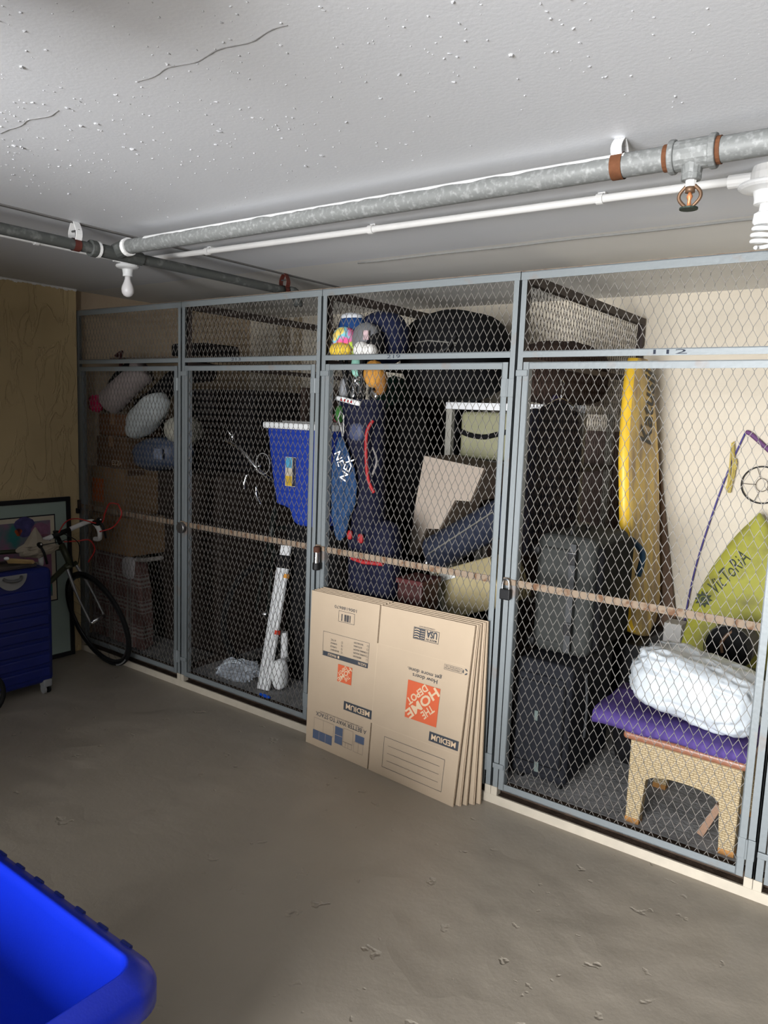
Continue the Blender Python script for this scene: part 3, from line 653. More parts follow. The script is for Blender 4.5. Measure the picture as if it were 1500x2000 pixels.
# ------------------------------------------------------------------ framed picture leaning on the ochre wall
pf = thing('framed_picture', 'large framed picture leaning on the ochre wall behind the blue suitcase', 'picture', (-0.97, -0.5, 0))
lean = lambda y, z, e=0: Vector((-0.998 - 0.030 * z / 1.07 + e, y, z))
def pbox(b, y0, z0, y1, z1, e0, e1):
    v = [b.bm.verts.new(lean(y, z, e)) for e in (e0, e1) for y, z in ((y0, z0), (y1, z0), (y1, z1), (y0, z1))]
    for q in ((3, 2, 1, 0), (4, 5, 6, 7), (0, 1, 5, 4), (1, 2, 6, 5), (2, 3, 7, 6), (3, 0, 4, 7)): b.face([v[i] for i in q])
y0, y1, z1 = -1.25, -0.085, 1.073; fwid = 0.028
b = B(); pbox(b, y0, 0.002, y1, 0.002 + fwid, -0.018, 0); pbox(b, y0, z1 - fwid, y1, z1, -0.018, 0); pbox(b, y0, fwid, y0 + fwid, z1 - fwid, -0.018, 0); pbox(b, y1 - fwid, fwid, y1, z1 - fwid, -0.018, 0)
b.build('frame', M('black_frame', (0.012, 0.012, 0.014), 0.4), pf)
b = B(); pbox(b, y0 + fwid, fwid, y1 - fwid, z1 - fwid, -0.016, -0.010); b.build('mat_board', M('grey_green_mat', (0.34, 0.42, 0.37), 0.8, var=0.03), pf)
iy0, iy1, iz0, iz1 = y0 + 0.11, y1 - 0.115, 0.40, z1 - 0.115
b = B(); pbox(b, iy0 - 0.008, iz0 - 0.008, iy1 + 0.008, iz1 + 0.008, -0.010, -0.0085); b.build('inner_line', M('dark_line', (0.03, 0.03, 0.035), 0.7), pf)
b = B(); pbox(b, iy0, iz0, iy1, iz1, -0.0085, -0.0075); b.build('inner_border', M('ivory_border', (0.62, 0.55, 0.42), 0.8, var=0.03), pf)
art = M('abstract_print', (0.05, 0.20, 0.19), 0.7, scale=5, col2=(0.30, 0.14, 0.22), mixlo=0.42, mixhi=0.6)
b = B(); pbox(b, iy0 + 0.028, iz0 + 0.028, iy1 - 0.028, iz1 - 0.028, -0.0075, -0.0065); b.build('printed_image', art, pf)
for (yy, zz, r_, col, nm) in ((-0.30, 0.86, 0.055, (0.34, 0.16, 0.25), 'mauve'), (-0.40, 0.90, 0.06, (0.10, 0.09, 0.24), 'violet'), (-0.44, 0.87, 0.022, (0.60, 0.12, 0.04), 'orange'), (-0.27, 0.80, 0.04, (0.30, 0.13, 0.17), 'plum')):
    b = B(); vs = [b.bm.verts.new(lean(yy + r_ * (1 + 0.25 * math.sin(3 * q)) * math.cos(q), zz + r_ * 1.1 * math.sin(q), -0.0060)) for q in [2 * PI * k / 18 for k in range(18)]]; b.face(vs)
    b.build('printed_shape', M(nm + '_print', col, 0.7, scale=30, var=0.4), pf)

# ------------------------------------------------------------------ blue suitcase and what lies on it
sc = thing('suitcase', 'hard shell dark blue suitcase with horizontal ribs beside the bicycle', 'suitcase', (-0.60, -0.78, 0))
blue = M('dark_blue_shell', (0.006, 0.014, 0.13), 0.35, var=0.1, bump=0.05, bscale=300)
sx0, sx1, sy0, sy1, sz0, sz1 = -0.74, -0.462, -1.02, -0.535, 0.062, 0.748
b = B().box((sx0, sy0, sz0), (sx1 - 0.012, sy1, sz1)); b.build('shell', blue, sc, bevel=0.035, seg=5)
for k in range(7):
    z = 0.105 + k * 0.078
    b = B().box((sx1 - 0.020, sy0 + 0.03, z), (sx1, sy1 - 0.03, z + 0.060)); b.build('rib', blue, sc, bevel=0.010, seg=3)
grey_pl = M('grey_plastic', (0.24, 0.24, 0.24), 0.45, var=0.08)
pl = B(); pts = [(sx1 - 0.006, -0.78 + 0.085 * math.cos(q), 0.735 + 0.085 * math.sin(q) * 1.0) for q in [PI + PI * k / 16 for k in range(17)]]
pl.prism(pts, (0.010, 0, 0)); pl = pl.build('handle_plate', grey_pl, sc, bevel=0.003)
B().tube(smoothpath([(sx1 + 0.004, -0.83, 0.722), (sx1 + 0.022, -0.815, 0.712), (sx1 + 0.024, -0.78, 0.706), (sx1 + 0.022, -0.745, 0.712), (sx1 + 0.004, -0.73, 0.722)]), 0.009, 8).build('carry_handle', M('dark_grey_grip', (0.10, 0.10, 0.10), 0.6), pl, smooth=True)
B().box((sx0 - 0.004, (sy0 + sy1) / 2 - 0.1, sz0 + 0.4), (sx0 + 0.01, (sy0 + sy1) / 2 + 0.1, sz0 + 0.6)).build('side_handle', blackp, sc, bevel=0.004)
for (x, y) in ((sx1 - 0.035, sy1 - 0.05), (sx1 - 0.035, sy0 + 0.05), (sx0 + 0.04, sy1 - 0.05), (sx0 + 0.04, sy0 + 0.05)):
    cs = B().box((x - 0.022, y - 0.022, 0.040), (x + 0.030, y + 0.030, 0.085)).build('caster', grey_pl, sc, bevel=0.008, seg=3)
    for e in (-0.012, 0.014): B().tube([(x + 0.006, y + e - 0.006, 0.026), (x + 0.006, y + e + 0.006, 0.026)], 0.026, 16).build('caster_wheel', grey_pl if e < 0 else blackp, cs, smooth=False)
o = B().box((-0.70, -1.00, 0.7495), (-0.53, -0.60, 0.757)).box((-0.70, -1.00, 0.757), (-0.692, -0.60, 0.772)).box((-0.538, -1.00, 0.757), (-0.53, -0.60, 0.772)).box((-0.692, -0.608, 0.757), (-0.538, -0.60, 0.772))
tag(o.build('tray', M('dark_wood_tray', (0.05, 0.04, 0.035), 0.4), bevel=0.002), 'dark shallow tray lying on top of the blue suitcase', 'tray')
t = thing('brush', 'small wooden backed brush lying on the blue suitcase', 'brush', (-0.55, -0.68, 0.772))
B().prism([(-0.60, -0.73, 0.774), (-0.50, -0.635, 0.774), (-0.495, -0.65, 0.792), (-0.60, -0.745, 0.800)], (-0.035, 0.03, 0)).build('back', M('light_wood', (0.58, 0.40, 0.17), 0.5, var=0.2, stretch=(2, 30, 30)), t, bevel=0.003)
B().blob((-0.595, -0.74, 0.806), (0.014, 0.014, 0.010)).build('knob', white_plastic, t, smooth=True)
b = B()   # crumpled pale paper sack draped behind the handlebar
V = [(-0.80, -0.60, 0.985), (-0.66, -0.62, 0.86), (-0.60, -0.60, 0.775), (-0.64, -0.50, 0.775), (-0.74, -0.37, 0.86), (-0.72, -0.33, 0.78), (-0.72, -0.72, 0.80)]
b.blob((-0.70, -0.49, 0.815), (0.045, 0.125, 0.050), 1.2, 0.5, 1.6, 5, nu=20, nv=12, ridge=True)
b.rings([[Vector((-0.70, -0.52, 0.84)) + Vector((0.035 * math.cos(q), 0.075 * math.sin(q), 0)) for q in [2 * PI * k / 8 for k in range(8)]], [Vector((-0.715, -0.505, 0.90)) + Vector((0.02 * math.cos(q), 0.035 * math.sin(q), 0)) for q in [2 * PI * k / 8 for k in range(8)]], [Vector((-0.72, -0.50, 0.945)) + Vector((0.004 * math.cos(q), 0.004 * math.sin(q), 0)) for q in [2 * PI * k / 8 for k in range(8)]]])
tag(b.build('paper_sack', M('pale_paper', (0.36, 0.31, 0.24), 0.85, var=0.12)), 'crumpled pale paper sack lying behind the bicycle handlebar', 'sack')

# ------------------------------------------------------------------ bicycle wheel peeping in at the left edge
t = thing('pushcart', 'black cart wheel cut off by the left edge in front of the suitcase', 'cart', (-0.30, -1.0, 0))
wc = Vector((-0.360, -1.035, 0.14)); cf = Vector((0.2, 0.98, 0)).normalized()
w = B().loop(ringpts(wc, 0.128, cf, Vector((0, 0, 1)), 40), 0.013, 10).build('wheel', rubber, t, smooth=True)
B().tube([wc - cf.cross(Vector((0, 0, 1))) * 0.03, wc + cf.cross(Vector((0, 0, 1))) * 0.03], 0.02, 12).build('hub', blackp, w)
b = B()
for k in range(6):
    q = PI * k / 3; b.tube([wc, wc + (cf * math.cos(q) + Vector((0, 0, 1)) * math.sin(q)) * 0.118], 0.005, 6)
b.build('spokes', blackp, w)
B().tube([wc, wc + Vector((0.0, -0.05, 0.3)), wc + Vector((0, -0.3, 0.75))], 0.012, 10).tube([wc, wc + Vector((0, -0.7, 0.0))], 0.012, 10).tube([wc + Vector((0, -0.7, -0.13)), wc + Vector((0, -0.7, 0.35))], 0.012, 10).build('frame', blackp, t, smooth=True)

# ------------------------------------------------------------------ big blue bin in the foreground
bb_ = thing('storage_bin', 'bright blue open plastic bin cut off by the bottom left corner', 'bin', (1.9, -2.35, 0))
binm = M('bright_blue_plastic', (0.003, 0.016, 0.34), 0.28, var=0.06, scale=6, bump=0.05, bscale=200)
def rr(x0, x1, y0, y1, r, z, n=8):
    out = []
    for cx, cy, a0 in ((x1 - r, y1 - r, 0), (x0 + r, y1 - r, PI / 2), (x0 + r, y0 + r, PI), (x1 - r, y0 + r, 3 * PI / 2)):
        for k in range(n + 1): a = a0 + PI / 2 * k / n; out.append((cx + r * math.cos(a), cy + r * math.sin(a), z))
    return out
bx0, bx1, by0, by1, bz = 1.50, 2.452, -2.72, -1.982, 0.60
def bring(d, z, r=0.075): return rr(bx0 + d, bx1 - d, by0 + d, by1 - d, max(r - d * 0.6, 0.02), z)
b = B(); b.rings([bring(0.10, 0.004), bring(0.035, bz - 0.10), bring(0.012, bz - 0.098), bring(0.0, bz - 0.085), bring(0.0, bz - 0.045), bring(0.008, bz - 0.026), bring(0.030, bz - 0.010), bring(0.044, bz - 0.001), bring(0.048, bz), bring(0.052, bz - 0.003), bring(0.056, bz - 0.03), bring(0.120, 0.02)])
b.build('body', binm, bb_, smooth=True)
for k in range(9): B().tube([(bx0 + 0.12 + k * 0.085, by1 - 0.010, bz - 0.024), (bx0 + 0.15 + k * 0.085, by1 - 0.010, bz - 0.024)], 0.005, 6).build('rim_notch', M('deep_blue_plastic', (0.004, 0.012, 0.12), 0.4), bb_)
# ------------------------------------------------------------------ cage with the wicker stool
FZ = 0.090
def obox(b, c, u, v, w, hx, hy, hz):
    """box by centre, three axes and half sizes"""
    mx = Matrix((Vector(u), Vector(v), Vector(w))).transposed().to_4x4(); mx.translation = Vector(c)
    return b.box((-hx, -hy, -hz), (hx, hy, hz), mx)
wick = M('woven_wicker', (0.72, 0.55, 0.30), 0.7)
nt, N, L, bs = nodes_of(wick)
tc = N.new('ShaderNodeTexCoord'); mp = N.new('ShaderNodeMapping'); mp.inputs['Scale'].default_value = (1, 1, 1); L.new(tc.outputs['Object'], mp.inputs[0])
br = N.new('ShaderNodeTexBrick'); br.inputs['Scale'].default_value = 21; br.inputs['Mortar Size'].default_value = 0.028; br.inputs['Brick Width'].default_value = 0.46; br.inputs['Row Height'].default_value = 0.19; br.inputs['Mortar Smooth'].default_value = 0.6
br.inputs['Color1'].default_value = (0.45, 0.365, 0.235, 1); br.inputs['Color2'].default_value = (0.39, 0.31, 0.185, 1); br.inputs['Mortar'].default_value = (0.28, 0.20, 0.10, 1)
sx = N.new('ShaderNodeSeparateXYZ'); L.new(mp.outputs[0], sx.inputs[0]); am = N.new('ShaderNodeMath'); L.new(sx.outputs[0], am.inputs[0]); L.new(sx.outputs[1], am.inputs[1])
cb = N.new('ShaderNodeCombineXYZ'); L.new(am.outputs[0], cb.inputs[0]); L.new(sx.outputs[2], cb.inputs[1]); L.new(cb.outputs[0], br.inputs['Vector'])
L.new(br.outputs['Color'], bs.inputs['Base Color'])
bp = N.new('ShaderNodeBump'); bp.inputs['Strength'].default_value = 0.8; bp.inputs['Distance'].default_value = 0.006; bp.invert = True; L.new(br.outputs['Fac'], bp.inputs['Height']); L.new(bp.outputs[0], bs.inputs['Normal'])
st = thing('wicker_stool', 'woven wicker stool with arched apron and brown wooden rim', 'stool', (2.905, 0.28, FZ))
x0, x1, ya, yb, zt = 2.702, 3.112, 0.075, 0.490, 0.440
def apron(y, dy):
    pts = [(x0, y, FZ), (x0 + 0.054, y, FZ), (x0 + 0.068, y, 0.285)]
    pts += [(x0 + 0.068 + (x1 - x0 - 0.136) * q, y, 0.285 + 0.032 * math.sin(PI * q) ** 0.5) for q in [k / 12 for k in range(1, 12)]]
    pts += [(x1 - 0.068, y, 0.285), (x1 - 0.054, y, FZ), (x1, y, FZ), (x1 + 0.002, y, zt), (x0 - 0.002, y, zt)]
    return B().prism(pts, (0, dy, 0))
apron(ya, 0.045).build('front_panel', wick, st, bevel=0.004); apron(yb - 0.045, 0.045).build('rear_panel', wick, st, bevel=0.004)
for x in (x0 + 0.003, x1 - 0.043):
    B().prism([(x, ya + 0.045, zt), (x, yb - 0.045, zt), (x, yb - 0.045, 0.285), (x, (ya + yb) / 2, 0.34), (x, ya + 0.045, 0.285)], (0.04, 0, 0)).build('side_panel', wick, st, bevel=0.004)
B().box((x0 - 0.030, ya - 0.020, zt), (x1 + 0.022, yb + 0.02, zt + 0.034)).build('wooden_rim', M('red_brown_wood', (0.27, 0.115, 0.065), 0.35, var=0.25, stretch=(2, 30, 30)), st, bevel=0.014, seg=4)
for x in (x0, x1 - 0.054):
    for y in (ya, yb - 0.045): B().box((x - 0.001, y - 0.001, FZ), (x + 0.055, y + 0.046, FZ + 0.022)).build('worn_foot', M('worn_wood', (0.36, 0.18, 0.06), 0.7, var=0.3), st)
# purple cushion
pm = M('purple_foam', (0.075, 0.048, 0.19), 0.7, var=0.12, scale=5)
nt, N, L, bs = nodes_of(pm)
tc = N.new('ShaderNodeTexCoord'); wv = N.new('ShaderNodeTexWave'); wv.inputs['Scale'].default_value = 9; wv.inputs['Distortion'].default_value = 1; L.new(tc.outputs['Object'], wv.inputs['Vector'])
bp = N.new('ShaderNodeBump'); bp.inputs['Strength'].default_value = 0.25; bp.inputs['Distance'].default_value = 0.008; L.new(wv.outputs['Fac'], bp.inputs['Height']); L.new(bp.outputs[0], bs.inputs['Normal'])
b = B(); R = []
for k in range(15):
    x = 2.545 + 0.585 * k / 14; sag = 0.020 * (k / 14) ** 1.5; th = 0.060
    y0_, y1_ = 0.045 + 0.01 * math.sin(k), 0.46
    prof = [(y0_ + 0.004, 0.476), (y0_ - 0.004, 0.495), (y0_ + 0.004, 0.476 + th * 0.8), (y0_ + 0.03, 0.476 + th)] + [(y0_ + (y1_ - y0_) * q, 0.476 + th + 0.004 * math.sin(9 * q + k)) for q in (0.3, 0.5, 0.7)] + [(y1_ - 0.02, 0.476 + th), (y1_, 0.50), (y1_ - 0.01, 0.476)]
    R.append([(x, y, z - sag * (1 if z > 0.48 else 0)) for y, z in prof])
b.rings(R)
tag(b.build('cushion', pm, smooth=True), 'purple foam seat cushion lying on the wicker stool', 'cushion')
# white plastic bag
wbag = M('white_plastic_bag', (0.50, 0.54, 0.57), 0.30, var=0.05, scale=8, bump=1.0, bscale=9)
t = thing('plastic_bag', 'stuffed white plastic bag resting on the purple cushion', 'bag', (2.895, 0.22, 0.535))
b = B(); mx = rot('Y', 9)
b.blob((2.892, 0.235, 0.664), (0.242, 0.165, 0.122), 0.60, 0.15, 3.6, 4, mx, 72, 46, True)
b.build('filled_bag', wbag, t, smooth=True)
b = B()
for k in range(7):
    y = 0.20 + 0.02 * k
    b.tube(smoothpath([(2.70 + 0.004 * k, y, 0.752 - 0.002 * k), (2.80, y + 0.012, 0.768 + 0.002 * math.sin(k * 2)), (2.92, y, 0.755), (3.03, y + 0.01, 0.728), (3.10, y - 0.02, 0.692)]), 0.0075 + 0.003 * math.sin(k * 1.7) ** 2, 8)
b.build('gathered_folds', wbag, t, smooth=True)
o = B(); sd_ = Vector((0.35, -0.05, 0.85)).normalized(); se_ = Vector((0.85, 0, -0.35)).normalized(); obox(o, (3.005, 0.150, 0.172), sd_, se_, sd_.cross(se_), 0.080, 0.013, 0.010)
tag(o.build('wood_stick', M('rough_pale_wood', (0.30, 0.19, 0.13), 0.8, var=0.35, stretch=(30, 3, 30)), bevel=0.002), 'short pale stick of wood on the floor under the wicker stool', 'stick')
# grey and black suitcases at the left of the cage
greyf = M('grey_ballistic_fabric', (0.036, 0.038, 0.036), 0.7, var=0.15, scale=30, bump=0.15, bscale=300)
darkf = M('charcoal_fabric', (0.013, 0.014, 0.018), 0.75, var=0.2, bump=0.15, bscale=300)
t = thing('suitcase', 'black upright suitcase standing on the floor under the grey one', 'suitcase', (2.30, 0.36, FZ), 'fabric suitcases stacked in the stool cage')
B().box((2.163, 0.105, 0.118), (2.425, 0.62, 0.655)).build('shell', darkf, t, bevel=0.028, seg=4)
B().box((2.185, 0.090, 0.16), (2.400, 0.11, 0.60)).build('front_pocket', darkf, t, bevel=0.012, seg=3)
B().loop([(2.180, 0.0875, 0.20), (2.405, 0.0875, 0.20), (2.405, 0.0875, 0.57), (2.180, 0.0875, 0.57)], 0.0035, 6).build('zip', blackp, t)
B().tube(smoothpath([(2.432, 0.25, 0.60), (2.442, 0.26, 0.45), (2.436, 0.27, 0.30)]), 0.006, 6).build('side_strap', M('grey_strap', (0.030, 0.032, 0.034), 0.6), t)
B().box((2.275, 0.083, 0.395), (2.292, 0.090, 0.44)).build('zip_pull', M('grey_green_tag', (0.11, 0.14, 0.13), 0.5), t, bevel=0.002)
B().box((2.29, 0.082, 0.165), (2.31, 0.090, 0.21)).build('name_tag', M('grey_green_tag', (0.11, 0.14, 0.13), 0.5), t, bevel=0.002)
for x in (2.20, 2.385):
    for y in (0.15, 0.57): B().tube([(x - 0.012, y, 0.108), (x + 0.012, y, 0.108)], 0.018, 14).build('wheel', rubber, t)
t = thing('suitcase', 'grey upright suitcase with buckled straps stacked on a black one', 'suitcase', (2.31, 0.45, 0.66), 'fabric suitcases stacked in the stool cage')
B().box((2.168, 0.225, 0.662), (2.440, 0.70, 1.195)).build('shell', greyf, t, bevel=0.045, seg=5)
B().box((2.440, 0.26, 0.70), (2.470, 0.66, 1.16)).build('side_gusset', black, t, bevel=0.02, seg=3)
B().box((2.20, 0.200, 0.72), (2.37, 0.228, 1.14)).build('front_pocket', greyf, t, bevel=0.015, seg=3)
for x in (2.355,):
    B().box((x - 0.014, 0.192, 0.69), (x + 0.014, 0.2, 1.17)).build('strap', M('grey_strap', (0.030, 0.032, 0.034), 0.6), t)
for z in (0.77, 1.08):
    B().box((2.338, 0.182, z), (2.372, 0.193, z + 0.05)).build('buckle', blackp, t, bevel=0.003)
    B().tube([(2.337, 0.183, z + 0.052), (2.373, 0.183, z + 0.052)], 0.004, 6).build('buckle_bar', chrome, t)
for z in (0.705, 1.12): B().blob((2.175, 0.222, z), (0.022, 0.014, 0.022), 0.7).build('corner_guard', blackp, t, smooth=True)
B().tube(smoothpath([(2.30, 0.30, 1.19), (2.30, 0.33, 1.225), (2.30, 0.47, 1.225), (2.30, 0.50, 1.19)]), 0.011, 8).build('carry_handle', blackp, t, smooth=True)
tag(B().blob((2.555, 0.70, 0.315), (0.095, 0.20, 0.225), 0.55, 0.06, 3, 3).build('duffel_bag', black, smooth=True), 'soft black bag on the floor behind the stacked suitcases', 'bag')
# yellow board standing against the partition
yb_ = M('worn_yellow_board', (0.70, 0.48, 0.10), 0.5, scale=4, col2=(0.33, 0.23, 0.12), mixlo=0.40, mixhi=0.60, stretch=(1, 3.0, 0.8))
nt, N, L, bs = nodes_of(yb_)
ye = M('yellow_rail', (0.80, 0.50, 0.035), 0.4, var=0.06)
board = thing('foam_board', 'tall yellow bodyboard with black lettering leaning on the mesh partition', 'bodyboard', (2.28, 1.2, 0.55))
def bpt(y, z, e=0.0):
    return Vector((2.205 + 0.135 * (2.03 - z) / 1.45 + e, y, z))
def outline(q):   # half-width around the middle, rounded at both ends
    return 0.275 * min(1, (1 - (1 - min(q, 0.25) / 0.25) ** 2) ** 0.5 * 0.45 + 0.55 if q < 0.25 else 1) * (1 if q < 0.86 else max(0.02, 1 - ((q - 0.86) / 0.14) ** 2.2) ** 0.5)
NQ = 30; rng_ = []
b = B(); rows = []
for k in range(NQ + 1):
    q = k / NQ; z = 2.03 - 1.47 * q; hw = outline(q) * (0.60 + 0.40 * min(1, q / 0.35)) * 0.93; yc = 1.185
    prof = [(-hw + 0.004, 0.012), (-hw, 0.035), (-hw + 0.012, 0.062), (-hw + 0.045, 0.072), (-hw * 0.3, 0.075), (hw * 0.4, 0.075), (hw - 0.02, 0.070), (hw, 0.04), (hw - 0.006, 0.006), (0, 0.0)]
    rows.append([bpt(yc + p, z, e) for p, e in prof])
b.rings(rows)
for f in b.bm.faces:
    c = f.calc_center_median(); f.material_index = 0
b.bm.faces.ensure_lookup_table()
o = b.build('board_body', [yb_, ye], board, smooth=True)
for p in o.data.polygons:
    p.material_index = 1 if p.normal.y < -0.35 or p.normal.y > 0.8 else 0
b = B(); Z0, Z1 = 1.58, 1.985
put2d(b, text2d('Katusii', 0.02, 0.3), lambda x, y: bpt(1.365 - 0.10 * (1 - x) - y * 0.19, Z0 + x * (Z1 - Z0), 0.0775))
b.build('lettering', M('black_board_print', (0.02, 0.018, 0.015), 0.6), board)
b = B(); b.box((2.30, 0.915, 0.985), (2.36, 0.935, 1.075)); b.tube(smoothpath([(2.36, 0.905, 1.12), (2.43, 0.918, 1.05), (2.415, 0.925, 0.93)]), 0.016, 8)
b.build('leash_strap', M('blue_black_strap', (0.012, 0.05, 0.10), 0.6, var=0.3), board)
tag(B().box((2.22, 0.98, FZ), (2.44, 1.46, 0.553)).build('storage_crate', blackp, bevel=0.01), 'black crate on the floor under the yellow bodyboard', 'crate')
o = B(); dz = Vector((-0.182, 0, 0.983)); obox(o, (2.352, 1.545, 0.845), Vector((0.983, 0, 0.182)), (0, 1, 0), dz, 0.060, 0.012, 0.74)
tag(o.build('wood_plank', M('brown_plank', (0.17, 0.11, 0.075), 0.7, var=0.4, stretch=(20, 20, 1.5)), bevel=0.002), 'brown wooden plank standing against the cream back wall beside the yellow bodyboard', 'plank')
tag(B().box((2.440, 1.38, FZ), (2.535, 1.50, 0.60)).build('wood_block', M('grey_white_paint', (0.50, 0.49, 0.47), 0.7, var=0.15), bevel=0.004), 'grey white post standing by the back wall left of the green surfboard', 'post')
# green surfboard leaning on the back wall
sf = thing('surfboard', 'lime green surfboard with a sun mark and lettering leaning on the back wall', 'surfboard', (2.87, 1.2, FZ))
gb = M('lime_green_board', (0.34, 0.335, 0.05), 0.5, scale=8, col2=(0.20, 0.19, 0.05), mixlo=0.48, mixhi=0.70, detail=10)
ge = M('lime_rail', (0.33, 0.37, 0.03), 0.4, var=0.08)
A0 = Vector((2.885, 1.03, FZ + 0.002)); A1 = Vector((2.850, 1.50, 1.235)); av = (A1 - A0); Lb = av.length; av.normalize(); sv = (Vector((1, 0, 0)) - av * av.x).normalized(); nv = sv.cross(av).normalized()
if nv.y > 0: nv = -nv
def sw(q): return 0.29 * (1 - max(0, (q - 0.32) / 0.68) ** 2.1) ** 0.85 * (1 - 0.35 * max(0, (0.32 - q) / 0.32) ** 2) if q < 1 else 0.004
def spt(s, q, e=0): return A0 + av * (q * Lb) + sv * s + nv * e
b = B(); rows = []
for k in range(33):
    q = 0.002 + 0.998 * k / 32; w_ = max(sw(min(q, 0.9995)), 0.012)
    rows.append([spt(-w_ + 0.01, q, 0.0), spt(-w_, q, 0.018), spt(-w_ + 0.008, q, 0.034), spt(-w_ * 0.6, q, 0.044), spt(0, q, 0.048), spt(w_ * 0.6, q, 0.044), spt(w_ - 0.008, q, 0.034), spt(w_, q, 0.018), spt(w_ - 0.01, q, 0.0)])
o = b.rings(rows).build('board_body', [gb, ge], sf, smooth=True)
for p in o.data.polygons: p.material_index = 1 if Vector(p.normal).dot(nv) < 0.75 else 0
dark_print = M('dark_green_print', (0.03, 0.04, 0.02), 0.6)
b = B(); o_ = Vector((-0.170, 0.648)); d = Vector((0.135, 0.205 / Lb)); pe = Vector((-0.080, 0.050))
put2d(b, text2d('VicToRiA', 0.0, 0.25), lambda x, y: spt(o_.x + d.x * x + pe.x * (y - 0.5) * 0.75, o_.y + d.y * x + pe.y * (y - 0.5) * 0.75, 0.0485))
b.build('lettering', dark_print, sf)
b = B(); cs_, cq = -0.205, 0.600; ro = 0.030
vs = [b.bm.verts.new(spt(cs_ + (ro * 1.55 if k % 2 == 0 else ro * 0.95) * math.cos(2 * PI * k / 20), cq + (ro * 1.55 if k % 2 == 0 else ro * 0.95) * math.sin(2 * PI * k / 20) / Lb, 0.047)) for k in range(20)]; b.face(vs)
b.build('sun_mark', dark_print, sf)
b = B(); b.loop([spt(cs_ + 0.017 * math.cos(q), cq + 0.017 * math.sin(q) / Lb, 0.0475) for q in [2 * PI * k / 16 for k in range(16)]], 0.0015, 4); b.build('sun_ring', gb, sf)
t = thing('round_bag', 'round black zipped bag leaning against the green surfboard', 'bag', (2.89, 0.90, 0.58))
B().tube([(2.885, 0.80, 0.680), (2.888, 0.815, 0.681), (2.89, 0.95, 0.69), (2.89, 0.965, 0.69)], [0.092, 0.104, 0.104, 0.092], 32).build('shell', blackp, t, smooth=False)
B().loop([Vector((2.885, 0.812, 0.681)) + Vector((0.105 * math.cos(q), 0, 0.105 * math.sin(q))) for q in [2 * PI * k / 36 for k in range(36)]], 0.003, 6).build('zip', M('grey_zip', (0.12, 0.115, 0.10), 0.5), t)
B().tube(smoothpath([(2.90, 0.798, 0.770), (2.872, 0.794, 0.735), (2.858, 0.794, 0.70), (2.866, 0.794, 0.66)]), 0.007, 6).build('tan_strap', M('tan_webbing', (0.22, 0.13, 0.08), 0.7), t)
tag(B().box((2.66, 0.74, FZ), (3.08, 0.95, 0.576)).build('storage_crate', M('dark_green_box', (0.012, 0.018, 0.010), 0.6), bevel=0.008), 'dark box on the floor in front of the green surfboard', 'box')
# things hanging on the back wall
pu = M('indigo_cord', (0.045, 0.035, 0.22), 0.5); pw = M('purple_webbing', (0.13, 0.05, 0.16), 0.6)
t = thing('surf_leash', 'thin indigo cord with a purple strap hanging down the cream back wall', 'leash', (2.62, 1.56, 0.6))
B().tube(smoothpath([(2.725, 1.565, 1.665), (2.665, 1.565, 1.48), (2.60, 1.565, 1.22), (2.54, 1.56, 0.92), (2.512, 1.55, 0.66), (2.508, 1.53, 0.45)]), 0.0045, 6).build('cord', pu, t, smooth=True)
B().tube(smoothpath([(2.724, 1.565, 1.664), (2.745, 1.562, 1.664), (2.80, 1.562, 1.62), (2.93, 1.562, 1.50), (3.02, 1.562, 1.38)]), [0.005] * 3 + [0.012] * 21 + [0.013], 6).build('strap', pw, t, smooth=True)
b = B()
for k in range(7): b.tube(smoothpath([(2.672 + rnd.uniform(-.006, .006), 1.556 - 0.002 * k, 1.59 + rnd.uniform(-.02, .03)), (2.677 + rnd.uniform(-.02, .02), 1.556 - 0.002 * k, 1.46), (2.668 + rnd.uniform(-.012, .012), 1.556 - 0.002 * k, 1.335 + rnd.uniform(-.01, .04))], 5), 0.0045, 5)
b.blob((2.690, 1.550, 1.49), (0.012, 0.008, 0.035), 1, 0.4, 3, 2)
tag(b.build('twine', M('straw_twine', (0.55, 0.44, 0.13), 0.8, var=0.25, scale=60)), 'bunch of straw coloured twine hanging on the indigo cord', 'twine')
t = thing('wall_hoop', 'thin black wire hoop with strings hanging on the back wall', 'hoop', (2.85, 1.56, 1.29))
hcn = Vector((2.832, 1.562, 1.392))
B().loop([hcn + Vector((0.101 * math.cos(q), 0, 0.098 * math.sin(q))) for q in [2 * PI * k / 48 for k in range(48)]], 0.0040, 6).build('hoop', blackp, t, smooth=True)
b = B(); b.loop([hcn + Vector((0.03 * math.cos(q), 0, 0.035 * math.sin(q))) for q in [2 * PI * k / 20 for k in range(20)]], 0.0015, 5)
for k in range(5):
    q = 2 * PI * k / 5 + PI; b.tube([hcn + Vector((0.03 * math.cos(q), 0, 0.035 * math.sin(q))), hcn + Vector((0.1 * math.cos(q), 0, 0.097 * math.sin(q)))], 0.0013, 4)
b.build('strings', steel_dark, t)

